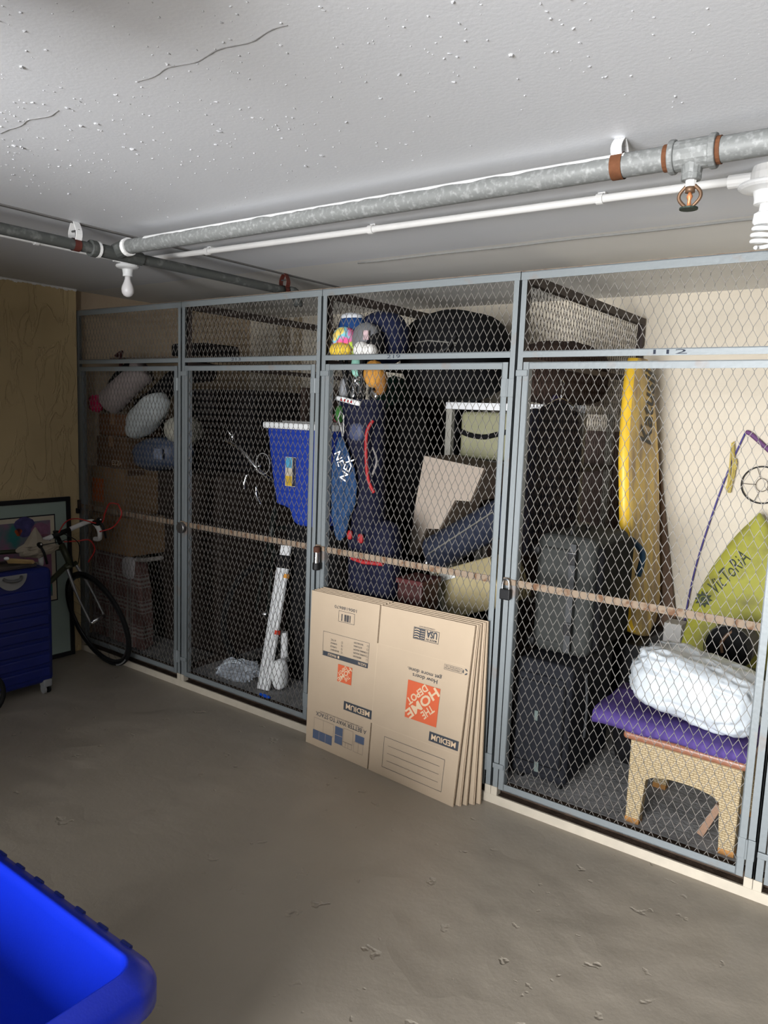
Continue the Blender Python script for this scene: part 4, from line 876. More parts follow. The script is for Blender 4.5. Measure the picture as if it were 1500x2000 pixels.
# ------------------------------------------------------------------ golf bag cage
t = thing('golf_bag', 'navy golf bag with a red trim leaning in the third cage', 'golf bag', (1.33, 0.16, FZ))
gx = lambda z: 1.345 - 0.135 * (z - FZ) / 1.66
def gring(z, rx, ry, n=24): return [(gx(z) + rx * math.cos(2 * PI * k / n), 0.165 + ry * math.sin(2 * PI * k / n), z) for k in range(n)]
navy2 = M('golf_bag_navy', (0.007, 0.008, 0.022), 0.78, var=0.25, bump=0.15, bscale=200)
B().rings([gring(z, rx, ry) for z, rx, ry in ((FZ, .115, .10), (.15, .125, .105), (.5, .12, .10), (1.0, .105, .095), (1.4, .105, .09), (1.70, .120, .10), (1.735, .122, .10))]).build('body', navy2, t, smooth=True)
b = B(); b.rings([gring(z, rx, ry) for z, rx, ry in ((1.728, .124, .102), (1.760, .126, .104))]); b.build('collar', navy2, t, smooth=False)
b = B(); b.tube([(1.105, 0.078, 1.765), (1.17, 0.056, 1.757), (1.235, 0.056, 1.745), (1.27, 0.066, 1.738)], 0.013, 8); o = b.build('white_plate', white_plastic, t, smooth=True)
b = B()
for k in range(4): b.blob((1.168 + 0.021 * k, 0.044, 1.755 - 0.003 * k), (0.006, 0.004, 0.007))
b.build('red_studs', red, o)
B().blob((1.40, 0.135, 0.95), (0.085, 0.075, 0.22), 0.7, 0.05).build('side_pocket', navy2, t, smooth=True)
B().blob((1.245, 0.085, 1.60), (0.045, 0.030, 0.045), 0.7).build('top_pocket', M('pale_navy_patch', (0.045, 0.055, 0.11), 0.6), t, smooth=True)
B().tube(smoothpath([(1.345, 0.075, 1.66), (1.325, 0.055, 1.60), (1.33, 0.05, 1.48), (1.345, 0.055, 1.37), (1.375, 0.065, 1.31)]), 0.009, 6).build('red_trim', red, t, smooth=True)
B().tube(smoothpath([(1.36, 0.06, 1.53), (1.395, 0.05, 1.47), (1.365, 0.06, 1.40)]), 0.005, 6).build('zip_cord', M('grey_cord', (0.25, 0.23, 0.22), 0.7), t)
b = B(); b.blob((1.235, 0.060, 1.085), (0.016, 0.010, 0.024), 0.7); b.blob((1.305, 0.060, 1.075), (0.017, 0.010, 0.024), 0.7); b.build('red_tabs', red, t, smooth=True)
B().tube([(1.255, 0.055, 0.972), (1.33, 0.050, 0.962), (1.45, 0.06, 0.968)], 0.012, 6).build('red_band', red, t)
tw = thing('golf_towel', 'blue towel with white lettering hanging beside the golf bag', 'towel', (1.18, 0.05, 1.05))
twm = M('blue_towel', (0.025, 0.058, 0.135), 0.9, var=0.2, scale=30, bump=0.4, bscale=250)
b = B(); R = []
TW = [(1.572, 1.168, 1.186, 0), (1.52, 1.150, 1.215, .01), (1.42, 1.118, 1.262, .014), (1.33, 1.108, 1.278, .016), (1.24, 1.106, 1.272, .016), (1.18, 1.118, 1.240, .016), (1.13, 1.142, 1.238, .012), (1.08, 1.160, 1.226, .01), (1.055, 1.176, 1.205, .006)]
for z, xa, xb, f in TW:
    top = [(xa + (xb - xa) * k / 12, 0.032 + f * math.sin(k * 1.05 + z * 6), z) for k in range(13)]
    R.append(top + [(x, y + 0.008, zz) for x, y, zz in top[::-1]])
b.rings(R).build('cloth', twm, tw, smooth=True)
B().loop([(1.165, 0.05, 1.62), (1.145, 0.05, 1.66), (1.16, 0.05, 1.70), (1.18, 0.05, 1.68), (1.183, 0.05, 1.60), (1.178, 0.05, 1.57)], 0.0035, 6).build('hanging_loop', M('grey_loop', (0.30, 0.30, 0.29), 0.5, 0.4), tw)
wl = M('white_embroidery', (0.75, 0.76, 0.78), 0.8)
def slant(b, body, p, d, e, dy): put2d(b, text2d(body, 0.01), lambda x, y: Vector(p) + Vector(d) * x + Vector(e) * y + Vector((0, dy, 0)))
b = B(); slant(b, 'NEX', (1.235, 0.012, 1.355), (0.052, 0, 0.115), (-0.038, 0, 0.018), 0); slant(b, 'NE', (1.158, 0.012, 1.490), (0.030, 0, -0.065), (0.038, 0, 0.016), 0)
b.build('lettering', wl, tw)
def club(x, y, z, lean, label, kind):
    top = Vector((x, y, z)); base = Vector((gx(1.74) + (x - gx(1.74)) * 0.35, 0.165 + (y - 0.165) * 0.4, 1.70))
    t = thing('golf_club', label, 'golf club', base, 'golf clubs in the navy bag')
    B().tube([base, top], 0.0055, 8).build('shaft', chrome, t, smooth=True)
    d = Vector((math.cos(lean), -0.25, math.sin(lean))).normalized()
    hb_ = B(); hb_.blob(top + d * 0.022, (0.040, 0.014, 0.024), 0.8, mx=(Matrix((d, d.cross(Vector((0, 1, 0))).cross(d).normalized() * 1, d.cross(Vector((0, 1, 0))).normalized())).transposed().to_4x4()), nu=16, nv=10)
    hb_.build('club_head', chrome, t, smooth=True)
club(1.165, 0.115, 1.875, -0.6, 'chrome golf club with its head tilted left of the brown puppet cover', 0)
club(1.205, 0.125, 1.835, -0.9, 'chrome golf club head in the middle of the navy bag', 0)
club(1.250, 0.115, 1.865, 1.9, 'chrome golf club leaning against the brown puppet cover', 0)
club(1.290, 0.125, 1.805, -0.7, 'low chrome golf club at the right rim of the bag', 0)
club(1.150, 0.135, 1.810, -1.0, 'low chrome golf club at the left rim of the bag', 0)
def cover(parts, label, sock, top):
    c0 = parts[0][0]; t = thing('golf_headcover', label, 'golf club cover', (c0[0], c0[1], c0[2] - parts[0][1][2]), 'golf club covers above the navy bag')
    for i, (c, r, m, nm) in enumerate(parts): B().blob(c, r, 0.9, 0.08, 3, i + 1).build(nm, m, t, smooth=True)
    B().tube([(c0[0], c0[1], c0[2] - parts[0][1][2] * 0.8), (gx(1.74) + (c0[0] - gx(1.74)) * 0.45, 0.165 + (c0[1] - 0.165) * 0.4, 1.705)], [0.010, 0.006], 8).build('club_neck', blackp, t, smooth=True)
    return t
tie = M('tie_dye_cloth', (0.75, 0.10, 0.30), 0.8, scale=9)
nt, N, L, bs = nodes_of(tie)
for n_ in list(N):
    if n_.type == 'VALTORGB':
        e = n_.color_ramp.elements; n_.color_ramp.interpolation = 'EASE'
        for pos, c in ((0.40, (0.75, 0.55, 0.12)), (0.47, (0.15, 0.50, 0.60)), (0.54, (0.75, 0.10, 0.30)), (0.62, (0.75, 0.22, 0.10))): q = e.new(pos); q.color = (*c, 1)
        e[0].color = (0.55, 0.70, 0.10, 1); e[-1].color = (0.70, 0.50, 0.12, 1)
yarn = M('yellow_yarn', (0.72, 0.50, 0.06), 0.9, var=0.2, bump=0.6, bscale=90)
cover([((1.118, 0.115, 2.055), (0.064, 0.055, 0.062), tie, 'cover'), ((1.175, 0.10, 1.998), (0.020, 0.02, 0.045), M('lime_cloth', (0.45, 0.60, 0.08), 0.8), 'side_flap')], 'tie dye golf club cover in pink, orange and blue', black, 0)
cover([((1.128, 0.075, 1.998), (0.066, 0.045, 0.038), yarn, 'pom_pom')], 'yellow yarn golf club cover below the tie dye one', yarn, 0)
cover([((1.108, 0.185, 2.118), (0.075, 0.06, 0.075), M('royal_blue_knit', (0.012, 0.045, 0.15), 0.8), 'cover'), ((1.108, 0.185, 2.172), (0.062, 0.052, 0.022), M('white_knit', (0.55, 0.57, 0.60), 0.8), 'white_band')], 'dark blue golf club cover with white band behind the tie dye one', navy, 0)
gc = cover([((1.240, 0.135, 2.050), (0.078, 0.055, 0.085), M('grey_leather', (0.14, 0.145, 0.155), 0.6), 'cover'), ((1.285, 0.135, 2.02), (0.055, 0.05, 0.07), black, 'dark_side')], 'grey and black golf club cover with a small patch', black, 0)
B().box((1.268, 0.073, 2.045), (1.300, 0.079, 2.090)).build('patch', M('pink_white_patch', (0.55, 0.40, 0.42), 0.7, var=0.5, scale=90), gc)
fluff = M('white_fluff', (0.72, 0.71, 0.68), 0.95, var=0.08, bump=0.6, bscale=90)
cover([((1.262, 0.075, 1.995), (0.042, 0.04, 0.042), fluff, 'pom_pom'), ((1.312, 0.075, 1.990), (0.036, 0.035, 0.035), fluff, 'pom_pom')], 'white fluffy golf club cover below the grey one', fluff, 0)
cover([((1.200, 0.115, 1.925), (0.026, 0.026, 0.055), M('mint_knit', (0.28, 0.55, 0.45), 0.9, var=0.2), 'cover')], 'small mint green golf club cover in the middle', black, 0)
cover([((1.318, 0.105, 1.885), (0.052, 0.045, 0.065), M('ginger_plush', (0.50, 0.24, 0.05), 0.95, var=0.25, bump=0.7, bscale=70), 'cover'), ((1.352, 0.12, 1.845), (0.030, 0.03, 0.060), M('brown_plush', (0.24, 0.11, 0.03), 0.95, bump=0.7, bscale=70), 'mane')], 'ginger plush golf club cover on the right', black, 0)
tag(B().blob((1.105, 0.16, 1.765), (0.022, 0.05, 0.10), 0.6, 0.05).build('grey_pouch', M('grey_cloth', (0.30, 0.31, 0.33), 0.8), smooth=True), 'narrow grey pouch hanging left of the golf bag top', 'pouch')
tag(B().blob((1.118, 0.10, 1.685), (0.030, 0.04, 0.042), 0.9, 0.06).build('green_ball', M('leaf_green', (0.035, 0.13, 0.03), 0.8, var=0.3), smooth=True), 'small green ball hanging left of the golf bag', 'ball')

tag(B().blob((1.190, 0.56, 0.925), (0.092, 0.17, 0.83), 0.45, 0.03, 3, 8).build('travel_bag', black, smooth=True), 'tall soft black travel bag standing behind the golf bag', 'bag')
o = C.objects[-1] if False else None
t = thing('duffel_bag', 'big domed black duffel bag lying on top in the golf bag cage', 'duffel bag', (1.42, 0.78, 1.79))
B().blob((1.395, 0.755, 2.02), (0.285, 0.31, 0.245), 0.8, 0.05, 2, 6).build('shell', black, t, smooth=True)
B().tube(smoothpath([(1.28, 0.47, 2.10), (1.33, 0.435, 2.02), (1.50, 0.435, 2.02), (1.55, 0.47, 2.10)]), 0.012, 8).build('carry_handle', blackp, t, smooth=True)
B().tube([(1.24, 0.462, 2.06), (1.40, 0.445, 2.075), (1.56, 0.462, 2.06)], 0.004, 6).build('zip', M('grey_zip', (0.12, 0.115, 0.10), 0.5), t)
t = thing('duffel_bag', 'navy rounded duffel bag behind the golf club covers', 'duffel bag', (1.24, 0.35, 1.95))
B().blob((1.215, 0.305, 2.075), (0.135, 0.115, 0.135), 0.85, 0.04, 3, 3).build('shell', navy, t, smooth=True)
B().tube(smoothpath([(1.13, 0.205, 2.09), (1.21, 0.188, 2.11), (1.30, 0.205, 2.09)]), 0.004, 6).build('zip', blackp, t)
tag(B().blob((1.90, 1.02, 1.94), (0.185, 0.32, 0.165), 0.6, 0.08, 3, 5).build('dark_blanket', M('dark_brown_wool', (0.045, 0.028, 0.022), 0.95, var=0.3, bump=0.5, bscale=80), smooth=True), 'dark brown blanket bundle lying on the white shelf', 'blanket')
# white shelf unit
sh_ = thing('shelf_unit', 'white topped shelf unit standing behind the stair shaped steps', 'shelf', (1.68, 1.0, FZ))
wsh = M('white_laminate', (0.70, 0.71, 0.72), 0.4, var=0.04); greyl = M('grey_beige_metal', (0.30, 0.29, 0.25), 0.5, var=0.1)
B().box((1.255, 0.88, 1.735), (2.095, 1.36, 1.775)).build('top', wsh, sh_, bevel=0.004)
for x in (1.258, 2.052):
    for y in (0.885, 1.315): B().box((x, y, FZ), (x + 0.038, y + 0.038, 1.735)).build('leg', greyl, sh_, bevel=0.003)
B().box((1.262, 0.89, 1.43), (2.09, 1.35, 1.455)).build('shelf', M('dark_shelf', (0.10, 0.095, 0.085), 0.6), sh_)
B().box((1.262, 0.89, 0.70), (2.09, 1.35, 0.725)).build('shelf', M('dark_shelf', (0.10, 0.095, 0.085), 0.6), sh_)
t = thing('olive_case', 'olive green hard case with a black strap on the white shelf unit', 'case', (1.49, 1.05, 1.456))
B().box((1.335, 0.915, 1.457), (1.70, 1.25, 1.725)).build('shell', M('olive_grey_plastic', (0.24, 0.235, 0.14), 0.5, var=0.08), t, bevel=0.03, seg=4)
B().tube(smoothpath([(1.315, 0.905, 1.625), (1.40, 0.900, 1.595), (1.50, 0.898, 1.585), (1.58, 0.900, 1.602), (1.70, 0.905, 1.635)]), 0.014, 8).build('strap', black, t, smooth=True)
# stair shaped pet steps, tipped on end
sp = thing('pet_steps', 'beige carpeted pet steps tipped on end below the olive case', 'pet steps', (1.5, 0.6, 0.93))
carpet = M('beige_carpet', (0.34, 0.285, 0.235), 0.95, var=0.08, scale=60, bump=0.3, bscale=300)
pts = [(1.371, 1.481), (1.735, 1.440), (1.665, 1.264), (1.575, 1.262), (1.488, 1.100), (1.405, 1.092), (1.345, 0.938), (1.300, 0.935), (1.325, 1.20)]
B().prism([(x, 0.50, z) for x, z in pts], (0, 0.016, 0)).build('side_panel', carpet, sp, bevel=0.002)
B().prism([(x + 0.001, 0.516, z - 0.001) for x, z in pts], (0, 0.30, 0)).build('treads', M('brown_carpet', (0.16, 0.12, 0.09), 0.95, var=0.15), sp)
# ribbed navy roll
t = thing('sleeping_roll', 'ribbed navy sleeping roll lying diagonally under the beige pet steps', 'roll', (1.70, 0.36, 0.95))
p0, p1 = Vector((1.520, 0.36, 0.976)), Vector((1.97, 0.36, 1.257)); P = []; Rr = []
for k in range(60):
    q = k / 59; P.append(p0.lerp(p1, q)); Rr.append(0.088 * (min(1, 0.45 + q * 9) if q < 0.07 else 1) + 0.003 * math.sin(k * 1.6))
B().tube(P, Rr, 18).build('roll', M('navy_nylon', (0.017, 0.021, 0.036), 0.72, var=0.2), t, smooth=True)
ud = (p1 - p0).normalized()
B().tube([p0 + Vector((0.05, -0.090, 0.03)), p1 + Vector((-0.05, -0.092, 0.0))], 0.004, 6).build('zip', M('grey_zip', (0.12, 0.115, 0.10), 0.5), t)
B().blob(p0 + Vector((0.03, -0.07, -0.02)), (0.016, 0.012, 0.016)).build('cord_lock', chrome, t, smooth=True)
# pale yellow bin tipped to one side
t = thing('storage_bin', 'pale yellow bin tipped sideways under the navy sleeping roll', 'bin', (1.72, 0.55, 0.70))
ua = Vector((0.93, 0, 0.37)).normalized(); wa = Vector((-0.37, 0, 0.93)).normalized(); cen = Vector((1.735, 0.57, 0.835))
pale = M('pale_yellow_plastic', (0.32, 0.265, 0.14), 0.45, var=0.08)
b = B(); obox(b, cen, ua, (0, 1, 0), wa, 0.165, 0.16, 0.128); b.build('body', pale, t, bevel=0.008, seg=3)
b = B(); obox(b, cen - ua * 0.180, ua, (0, 1, 0), wa, 0.012, 0.175, 0.145); b.build('clear_rim', M('clear_plastic_rim', (0.42, 0.40, 0.31), 0.2), t, bevel=0.008)
b = B(); obox(b, cen + wa * 0.09 - ua * 0.10 + Vector((0, -0.166, 0)), ua, (0, 1, 0), wa, 0.045, 0.006, 0.02); b.build('latch', M('pale_latch', (0.60, 0.60, 0.56), 0.3), t, bevel=0.003)
tag(B().box((1.50, 0.30, FZ), (2.08, 0.84, 0.56)).build('footlocker', blackp, bevel=0.012), 'black trunk on the floor hidden under the pale yellow bin', 'trunk')
t = thing('storage_bin', 'dark red lidded bin on the floor beside the golf bag', 'bin', (1.39, 0.56, FZ))
B().box((1.495, 0.12, FZ), (1.64, 0.28, 0.875)).build('body', M('dark_red_plastic', (0.035, 0.007, 0.006), 0.5, var=0.2), t, bevel=0.01)
B().box((1.490, 0.112, 0.875), (1.647, 0.287, 0.90)).build('lid', M('maroon_lid', (0.06, 0.010, 0.010), 0.5), t, bevel=0.004)
tag(B().box((1.62, 0.862, FZ), (2.05, 0.874, 1.42)).build('dark_panel', M('dark_brown_board', (0.055, 0.035, 0.028), 0.7, var=0.3)), 'dark brown board standing upright behind the pet steps', 'board') if False else None
# jacket on a hanger by the partition
t = thing('jacket', 'dark jacket on a wire hanger beside the yellow bodyboard partition', 'jacket', (2.06, 0.62, 1.05))
jm = M('dark_jacket_cloth', (0.016, 0.016, 0.024), 0.85, var=0.4, scale=18, bump=0.3, bscale=60)
b = B(); R = []
for z, y0_, y1_, tx in ((1.785, .58, .66, .02), (1.765, .49, .74, .035), (1.72, .39, .83, .045), (1.60, .36, .85, .05), (1.40, .36, .85, .05), (1.20, .35, .86, .052), (1.06, .34, .86, .05)):
    n = 28; R.append([(2.055 + tx * math.sin(q) * (1 + 0.25 * math.sin(7 * q + z * 5)), (y0_ + y1_) / 2 + (y1_ - y0_) / 2 * math.cos(q), z) for q in [2 * PI * k / n for k in range(n)]])
b.rings(R).build('body', jm, t, smooth=True)
for s, y in ((-1, .37), (1, .80)): B().tube(smoothpath([(2.055, y - s * 0.03, 1.73), (2.06, y + s * 0.03, 1.55), (2.06, y + s * 0.03, 1.30), (2.06, y + s * 0.02, 1.12)]), 0.042, 10).build('sleeve', jm, t, smooth=True)
B().tube([(2.045, 0.60, 1.785), (2.03, 0.64, 1.80), (2.045, 0.70, 1.785)], 0.02, 8).build('collar', M('indigo_lining', (0.035, 0.025, 0.07), 0.8), t, smooth=True)
B().tube(smoothpath([(2.06, 0.45, 1.755), (2.06, 0.645, 1.800), (2.06, 0.85, 1.755)]), 0.004, 6).tube(smoothpath([(2.06, 0.645, 1.80), (2.06, 0.645, 1.84), (2.06, 0.67, 1.868), (2.06, 0.645, 1.89), (2.06, 0.62, 1.875)]), 0.003, 6).build('hanger', chrome, t, smooth=True)
cab = thing('cabinet', 'dark brown wooden cabinet at the back of the golf bag cage', 'cabinet', (1.9, 1.45, FZ))
wood = M('dark_brown_veneer', (0.085, 0.048, 0.034), 0.5, var=0.3, stretch=(20, 20, 2))
B().box((1.30, 1.40, FZ), (2.09, 1.555, 1.64)).build('carcass', wood, cab, bevel=0.003)
for x in (1.31, 1.705): 
    o = B().box((x, 1.382, FZ + 0.03), (x + 0.375, 1.40, 1.62)).build('door', wood, cab, bevel=0.003)
    B().blob((x + (0.34 if x < 1.5 else 0.035), 1.375, 1.0), (0.012, 0.010, 0.012)).build('knob', brass, o, smooth=True)
tag(B().box((1.10, 1.08, FZ), (1.225, 1.37, 1.93)).build('dark_filler_panel', black, bevel=0.03, seg=3), 'black panel added to darken the left rear of the golf bag cage', 'filler panel')  # black panel put in only to darken this rear corner

# ------------------------------------------------------------------ cage with the blue tote
tt = thing('storage_tote', 'blue storage tote with a white lid high in the second cage', 'storage tote', (0.55, 0.45, 1.02))
tb = M('royal_blue_plastic', (0.016, 0.045, 0.32), 0.4, var=0.08, bump=0.08, bscale=120)
b = B()
prof = [(0.352, 1.590), (0.388, 1.36), (0.437, 1.140), (0.500, 1.132), (0.545, 1.118), (0.575, 1.050), (0.612, 1.030), (0.775, 1.030), (0.820, 1.590)]
b.prism([(x, 0.345, z) for x, z in prof], (0, 0.30, 0)).build('body', tb, tt, bevel=0.018, seg=3)
for x in (0.49, 0.60, 0.71): B().prism([(x, 0.344, 1.56), (x + 0.03, 0.344, 1.56), (x + 0.037, 0.344, 1.14), (x + 0.012, 0.344, 1.14)], (0, -0.004, 0)).build('moulded_rib', tb, tt, bevel=0.002)
B().box((0.335, 0.325, 1.585), (0.838, 0.665, 1.622)).build('lid', white_plastic, tt, bevel=0.010, seg=3)
B().box((0.42, 0.40, 1.622), (0.76, 0.60, 1.632)).build('lid_panel', M('light_grey_plastic', (0.42, 0.42, 0.41), 0.5), tt, bevel=0.006)
sk = B(); sk.mi = 0; put = lambda b, x0_, x1_, z0_, z1_: b.face([b.bm.verts.new(v) for v in ((x0_, 0.3395, z0_), (x1_, 0.3395, z0_), (x1_, 0.3395, z1_), (x0_, 0.3395, z1_))])
put(sk, .515, .597, 1.255, 1.425); sk = sk.build('label_sticker', M('cream_label', (0.62, 0.56, 0.44), 0.6, var=0.25, scale=40), tt)
for nm, rc, col in (('sky', (.518, .568, 1.362, 1.422), (0.10, 0.42, 0.66)), ('yellow', (.518, .570, 1.258, 1.315), (0.72, 0.47, 0.05)), ('navy', (.573, .596, 1.258, 1.422), (0.02, 0.025, 0.06))):
    b = B(); b.face([b.bm.verts.new((x, 0.3390, z)) for x, z in ((rc[0], rc[2]), (rc[1], rc[2]), (rc[1], rc[3]), (rc[0], rc[3]))]); b.build('label_panel', M(nm + '_label', col, 0.6, var=0.4, scale=60), sk)
tag(B().box((0.50, 0.37, FZ), (1.02, 0.80, 1.028)).build('storage_box', blackp, bevel=0.015), 'tall black box that carries the blue tote', 'box')
tag(B().blob((0.89, 0.88, 1.70), (0.10, 0.12, 0.22), 0.8, 0.08, 3, 2).build('green_bag', M('dark_green_cloth', (0.012, 0.055, 0.040), 0.8, var=0.4), smooth=True), 'dark green cloth bag behind the white tote lid', 'bag')
tag(B().blob((0.665, 0.62, 1.660), (0.030, 0.03, 0.028), 0.8, 0.1).build('red_cup', M('dusty_red', (0.22, 0.07, 0.07), 0.6), smooth=True), 'small dusty red cup standing on the white tote lid', 'cup')
# bicycle standing in the cage, handlebar towards the door
bk = thing('bicycle', 'dark bicycle with chrome handlebar standing in the blue tote cage', 'bicycle', (0.20, 0.6, FZ))
fx = Vector((0, -1, 0)); ux = Vector((0, 0, 1)); sx_ = Vector((1, 0, 0)); wc2 = Vector((0.26, 0.42, FZ + 0.335))
wheel(bk, wc2, fx, ux, sx_, 0.322, 'front_wheel'); wheel(bk, Vector((0.20, 1.22, FZ + 0.335)), fx, ux, sx_, 0.322, 'rear_wheel')
hd2 = Vector((0.25, 0.53, 1.12)); dkf = M('black_green_frame', (0.012, 0.016, 0.014), 0.4, 0.2)
b = B()
for s in (-1, 1): b.tube([wc2 + sx_ * 0.05 * s, Vector((0.24 + 0.035 * s, 0.50, 0.80))], 0.010, 8)
b.build('fork', dkf, bk, smooth=True)
b = B(); b.tube([(0.235, 0.50, 0.80), hd2 - Vector((0, 0, 0.06))], 0.02, 10).tube([(0.232, 0.52, 0.95), (0.20, 1.02, 0.92)], 0.015, 8).tube([(0.235, 0.51, 0.84), (0.20, 0.92, 0.40)], 0.018, 8).tube([(0.20, 0.92, 0.40), (0.20, 1.04, 1.0)], 0.015, 8).tube([(0.20, 0.92, 0.40), (0.20, 1.22, 0.425)], 0.010, 8).tube([(0.20, 1.02, 0.92), (0.20, 1.22, 0.425)], 0.009, 8)
b.build('frame', dkf, bk, smooth=True)
B().blob((0.20, 1.06, 1.04), (0.07, 0.13, 0.03), 1, 0.1).build('saddle', blackp, bk, smooth=True)
B().tube([hd2 - Vector((0, 0, 0.1)), hd2 + Vector((0, 0, 0.12)), hd2 + Vector((0.03, -0.20, 0.22))], 0.013, 10).build('stem', chrome, bk, smooth=True)
b = B(); b.tube(smoothpath([(0.043, 0.30, 1.497), (0.13, 0.30, 1.47), (0.202, 0.30, 1.431), (0.245, 0.31, 1.39), (0.279, 0.32, 1.356), (0.30, 0.33, 1.345), (0.33, 0.31, 1.362)]), 0.0115, 8)
b.build('handlebar', chrome, bk, smooth=True)
B().tube(smoothpath([(0.227, 0.31, 1.300), (0.215, 0.30, 1.25), (0.218, 0.30, 1.212)]), 0.010, 8).build('brake_lever', chrome, bk, smooth=True)
b = B(); b.tube(smoothpath([(0.316, 0.30, 1.236), (0.322, 0.30, 1.18), (0.357, 0.30, 1.133)]), 0.006, 8); b.build('brake_lever', chrome, bk, smooth=True)
B().tube([(0.024, 0.29, 1.60), (0.06, 0.30, 1.56), (0.105, 0.30, 1.52)], 0.003, 6).build('mirror_stalk', chrome, bk, smooth=True)
b = B(); b.loop([Vector((0.365, 0.305, 1.375)) + Vector((0.058 * math.cos(q), 0, 0.062 * math.sin(q))) for q in [2 * PI * k / 24 for k in range(24)]], 0.0028, 6); b.build('cable', M('grey_cable_housing', (0.34, 0.34, 0.33), 0.4), bk, smooth=True)
B().blob((0.105, 0.30, 1.52), (0.014, 0.012, 0.020)).build('bell', chrome, bk, smooth=True)
# long white channel leaning
wp = thing('white_rail', 'long white plastic rail with a black bracket leaning in the blue tote cage', 'rail', (0.58, 0.1, FZ))
q0, q1 = Vector((0.590, 0.115, FZ + 0.002)), Vector((0.545, 0.33, 0.905)); dv = (q1 - q0).normalized(); sv2 = (sx_ - dv * dv.x).normalized(); nv2 = dv.cross(sv2).normalized()
ln = (q1 - q0).length
b = B(); obox(b, q0 + dv * (ln * 0.42 + 0.004), sv2, nv2, dv, 0.042, 0.010, ln * 0.42); b.build('rail', white_plastic, wp, bevel=0.002)
b = B()
for e in (-0.030, -0.004, 0.024): obox(b, q0 + dv * ln * 0.42 + sv2 * e + nv2 * (-0.011 if nv2.y > 0 else 0.011), sv2, nv2, dv, 0.004, 0.004, ln * 0.415)
b.build('moulded_ribs', M('grey_white_plastic', (0.58, 0.59, 0.60), 0.45), wp)
b = B(); obox(b, q0 + dv * ln * 0.885, sv2, nv2, dv, 0.046, 0.016, ln * 0.045); b.build('black_bracket', blackp, wp, bevel=0.003)
b = B(); obox(b, q0 + dv * ln * 0.965, sv2, nv2, dv, 0.036, 0.008, ln * 0.035); b.build('upper_rail', white_plastic, wp, bevel=0.002)
b = B(); obox(b, q0 + dv * ln * 0.79 + sv2 * 0.036, sv2, nv2, dv, 0.014, 0.0125, 0.012); b.build('orange_sticker', M('orange_sticker', (0.75, 0.33, 0.05), 0.6), wp)
b = B(); obox(b, q0 + dv * ln * 0.40 + sv2 * 0.036, sv2, nv2, dv, 0.012, 0.0125, 0.012); b.build('red_sticker', M('red_sticker', (0.65, 0.06, 0.03), 0.6), wp)
t = thing('white_bracket', 'small white plastic bracket tube behind the long white rail', 'bracket', (0.63, 0.3, 0.24))
B().tube([(0.605, 0.27, 0.235), (0.600, 0.27, 0.405)], 0.022, 14).build('tube', white_plastic, t)
B().prism([(0.555, 0.26, 0.235), (0.64, 0.26, 0.235), (0.60, 0.26, 0.315)], (0, 0.02, 0)).build('gusset', M('light_grey_plastic', (0.42, 0.42, 0.41), 0.5), t)
tag(B().blob((0.655, 0.185, 0.185), (0.042, 0.05, 0.090), 0.8, 0.05).build('plastic_dome', white_plastic, smooth=True), 'rounded white plastic cap beside the foot of the white rail', 'cap')
tag(B().box((0.52, 0.15, FZ), (0.98, 0.355, 0.232)).build('storage_case', M('black_case', (0.02, 0.021, 0.023), 0.5), bevel=0.01), 'low black case on the floor under the white bracket', 'case') if False else None
cl = M('clear_plastic_wrap', (0.55, 0.60, 0.66), 0.15, var=0.15, bump=0.6, bscale=25, alpha=0.5)
t = thing('plastic_bag', 'crumpled clear plastic bag on the floor of the blue tote cage', 'bag', (0.36, 0.18, FZ))
B().blob((0.36, 0.135, 0.150), (0.150, 0.050, 0.062), 0.9, 0.60, 4.2, 12, rot('Y', -14), 60, 36, True).build('wrap', cl, t, smooth=False)
b = B()
for k in range(9):
    q = k / 8; b.tube(smoothpath([(0.22 + 0.03 * q, 0.09 + 0.007 * k, 0.11), (0.27 + 0.04 * q, 0.09 + 0.007 * k, 0.175 + 0.01 * math.sin(k)), (0.38 + 0.03 * q, 0.095 + 0.007 * k, 0.215 + 0.008 * math.sin(2 * k)), (0.47, 0.12, 0.19 - 0.01 * k)]), 0.004, 5)
b.build('bright_creases', M('pale_blue_plastic', (0.62, 0.68, 0.74), 0.2), t, smooth=True)
tag(B().tube([(0.63, 0.052, 0.098), (0.68, 0.048, 0.098), (0.71, 0.050, 0.097)], [0.007, 0.011, 0.006], 8).build('blue_clip', M('bright_blue_clip', (0.01, 0.10, 0.65), 0.4)), 'small bright blue clip on the slab edge below the white rail', 'clip')
tag(B().tube([(0.475, 0.054, 0.095), (0.50, 0.05, 0.096), (0.53, 0.052, 0.095)], [0.005, 0.009, 0.004], 7).build('plastic_scrap', M('clear_scrap', (0.45, 0.50, 0.58), 0.2)), 'scrap of clear plastic on the slab edge near the silver disc padlock', 'scrap') if False else None
tag(B().blob((0.865, 0.17, 0.735), (0.032, 0.03, 0.034), 0.9).build('blue_knob', M('bright_blue_clip', (0.01, 0.10, 0.65), 0.4), smooth=True), 'bright blue round knob at the right edge of the tote cage door', 'knob') if False else None
tag(B().box((0.36, 0.82, FZ), (0.50, 1.45, 1.30)).build('dark_filler_panel', M('charcoal_cover', (0.018, 0.017, 0.016), 0.9, var=0.3), bevel=0.03, seg=3), 'charcoal panel added on edge to fill the blue tote cage with dark', 'filler panel')  # upright filler panel, added to keep the cage interior dark
tag(B().box((0.03, 0.98, FZ), (0.075, 1.52, 1.85)).build('dark_filler_board', M('dark_brown_board', (0.045, 0.030, 0.024), 0.8, var=0.3), bevel=0.004), 'dark brown filler board added along the partition to darken the blue tote cage', 'board')  # filler board, added so this side of the cage comes out dark
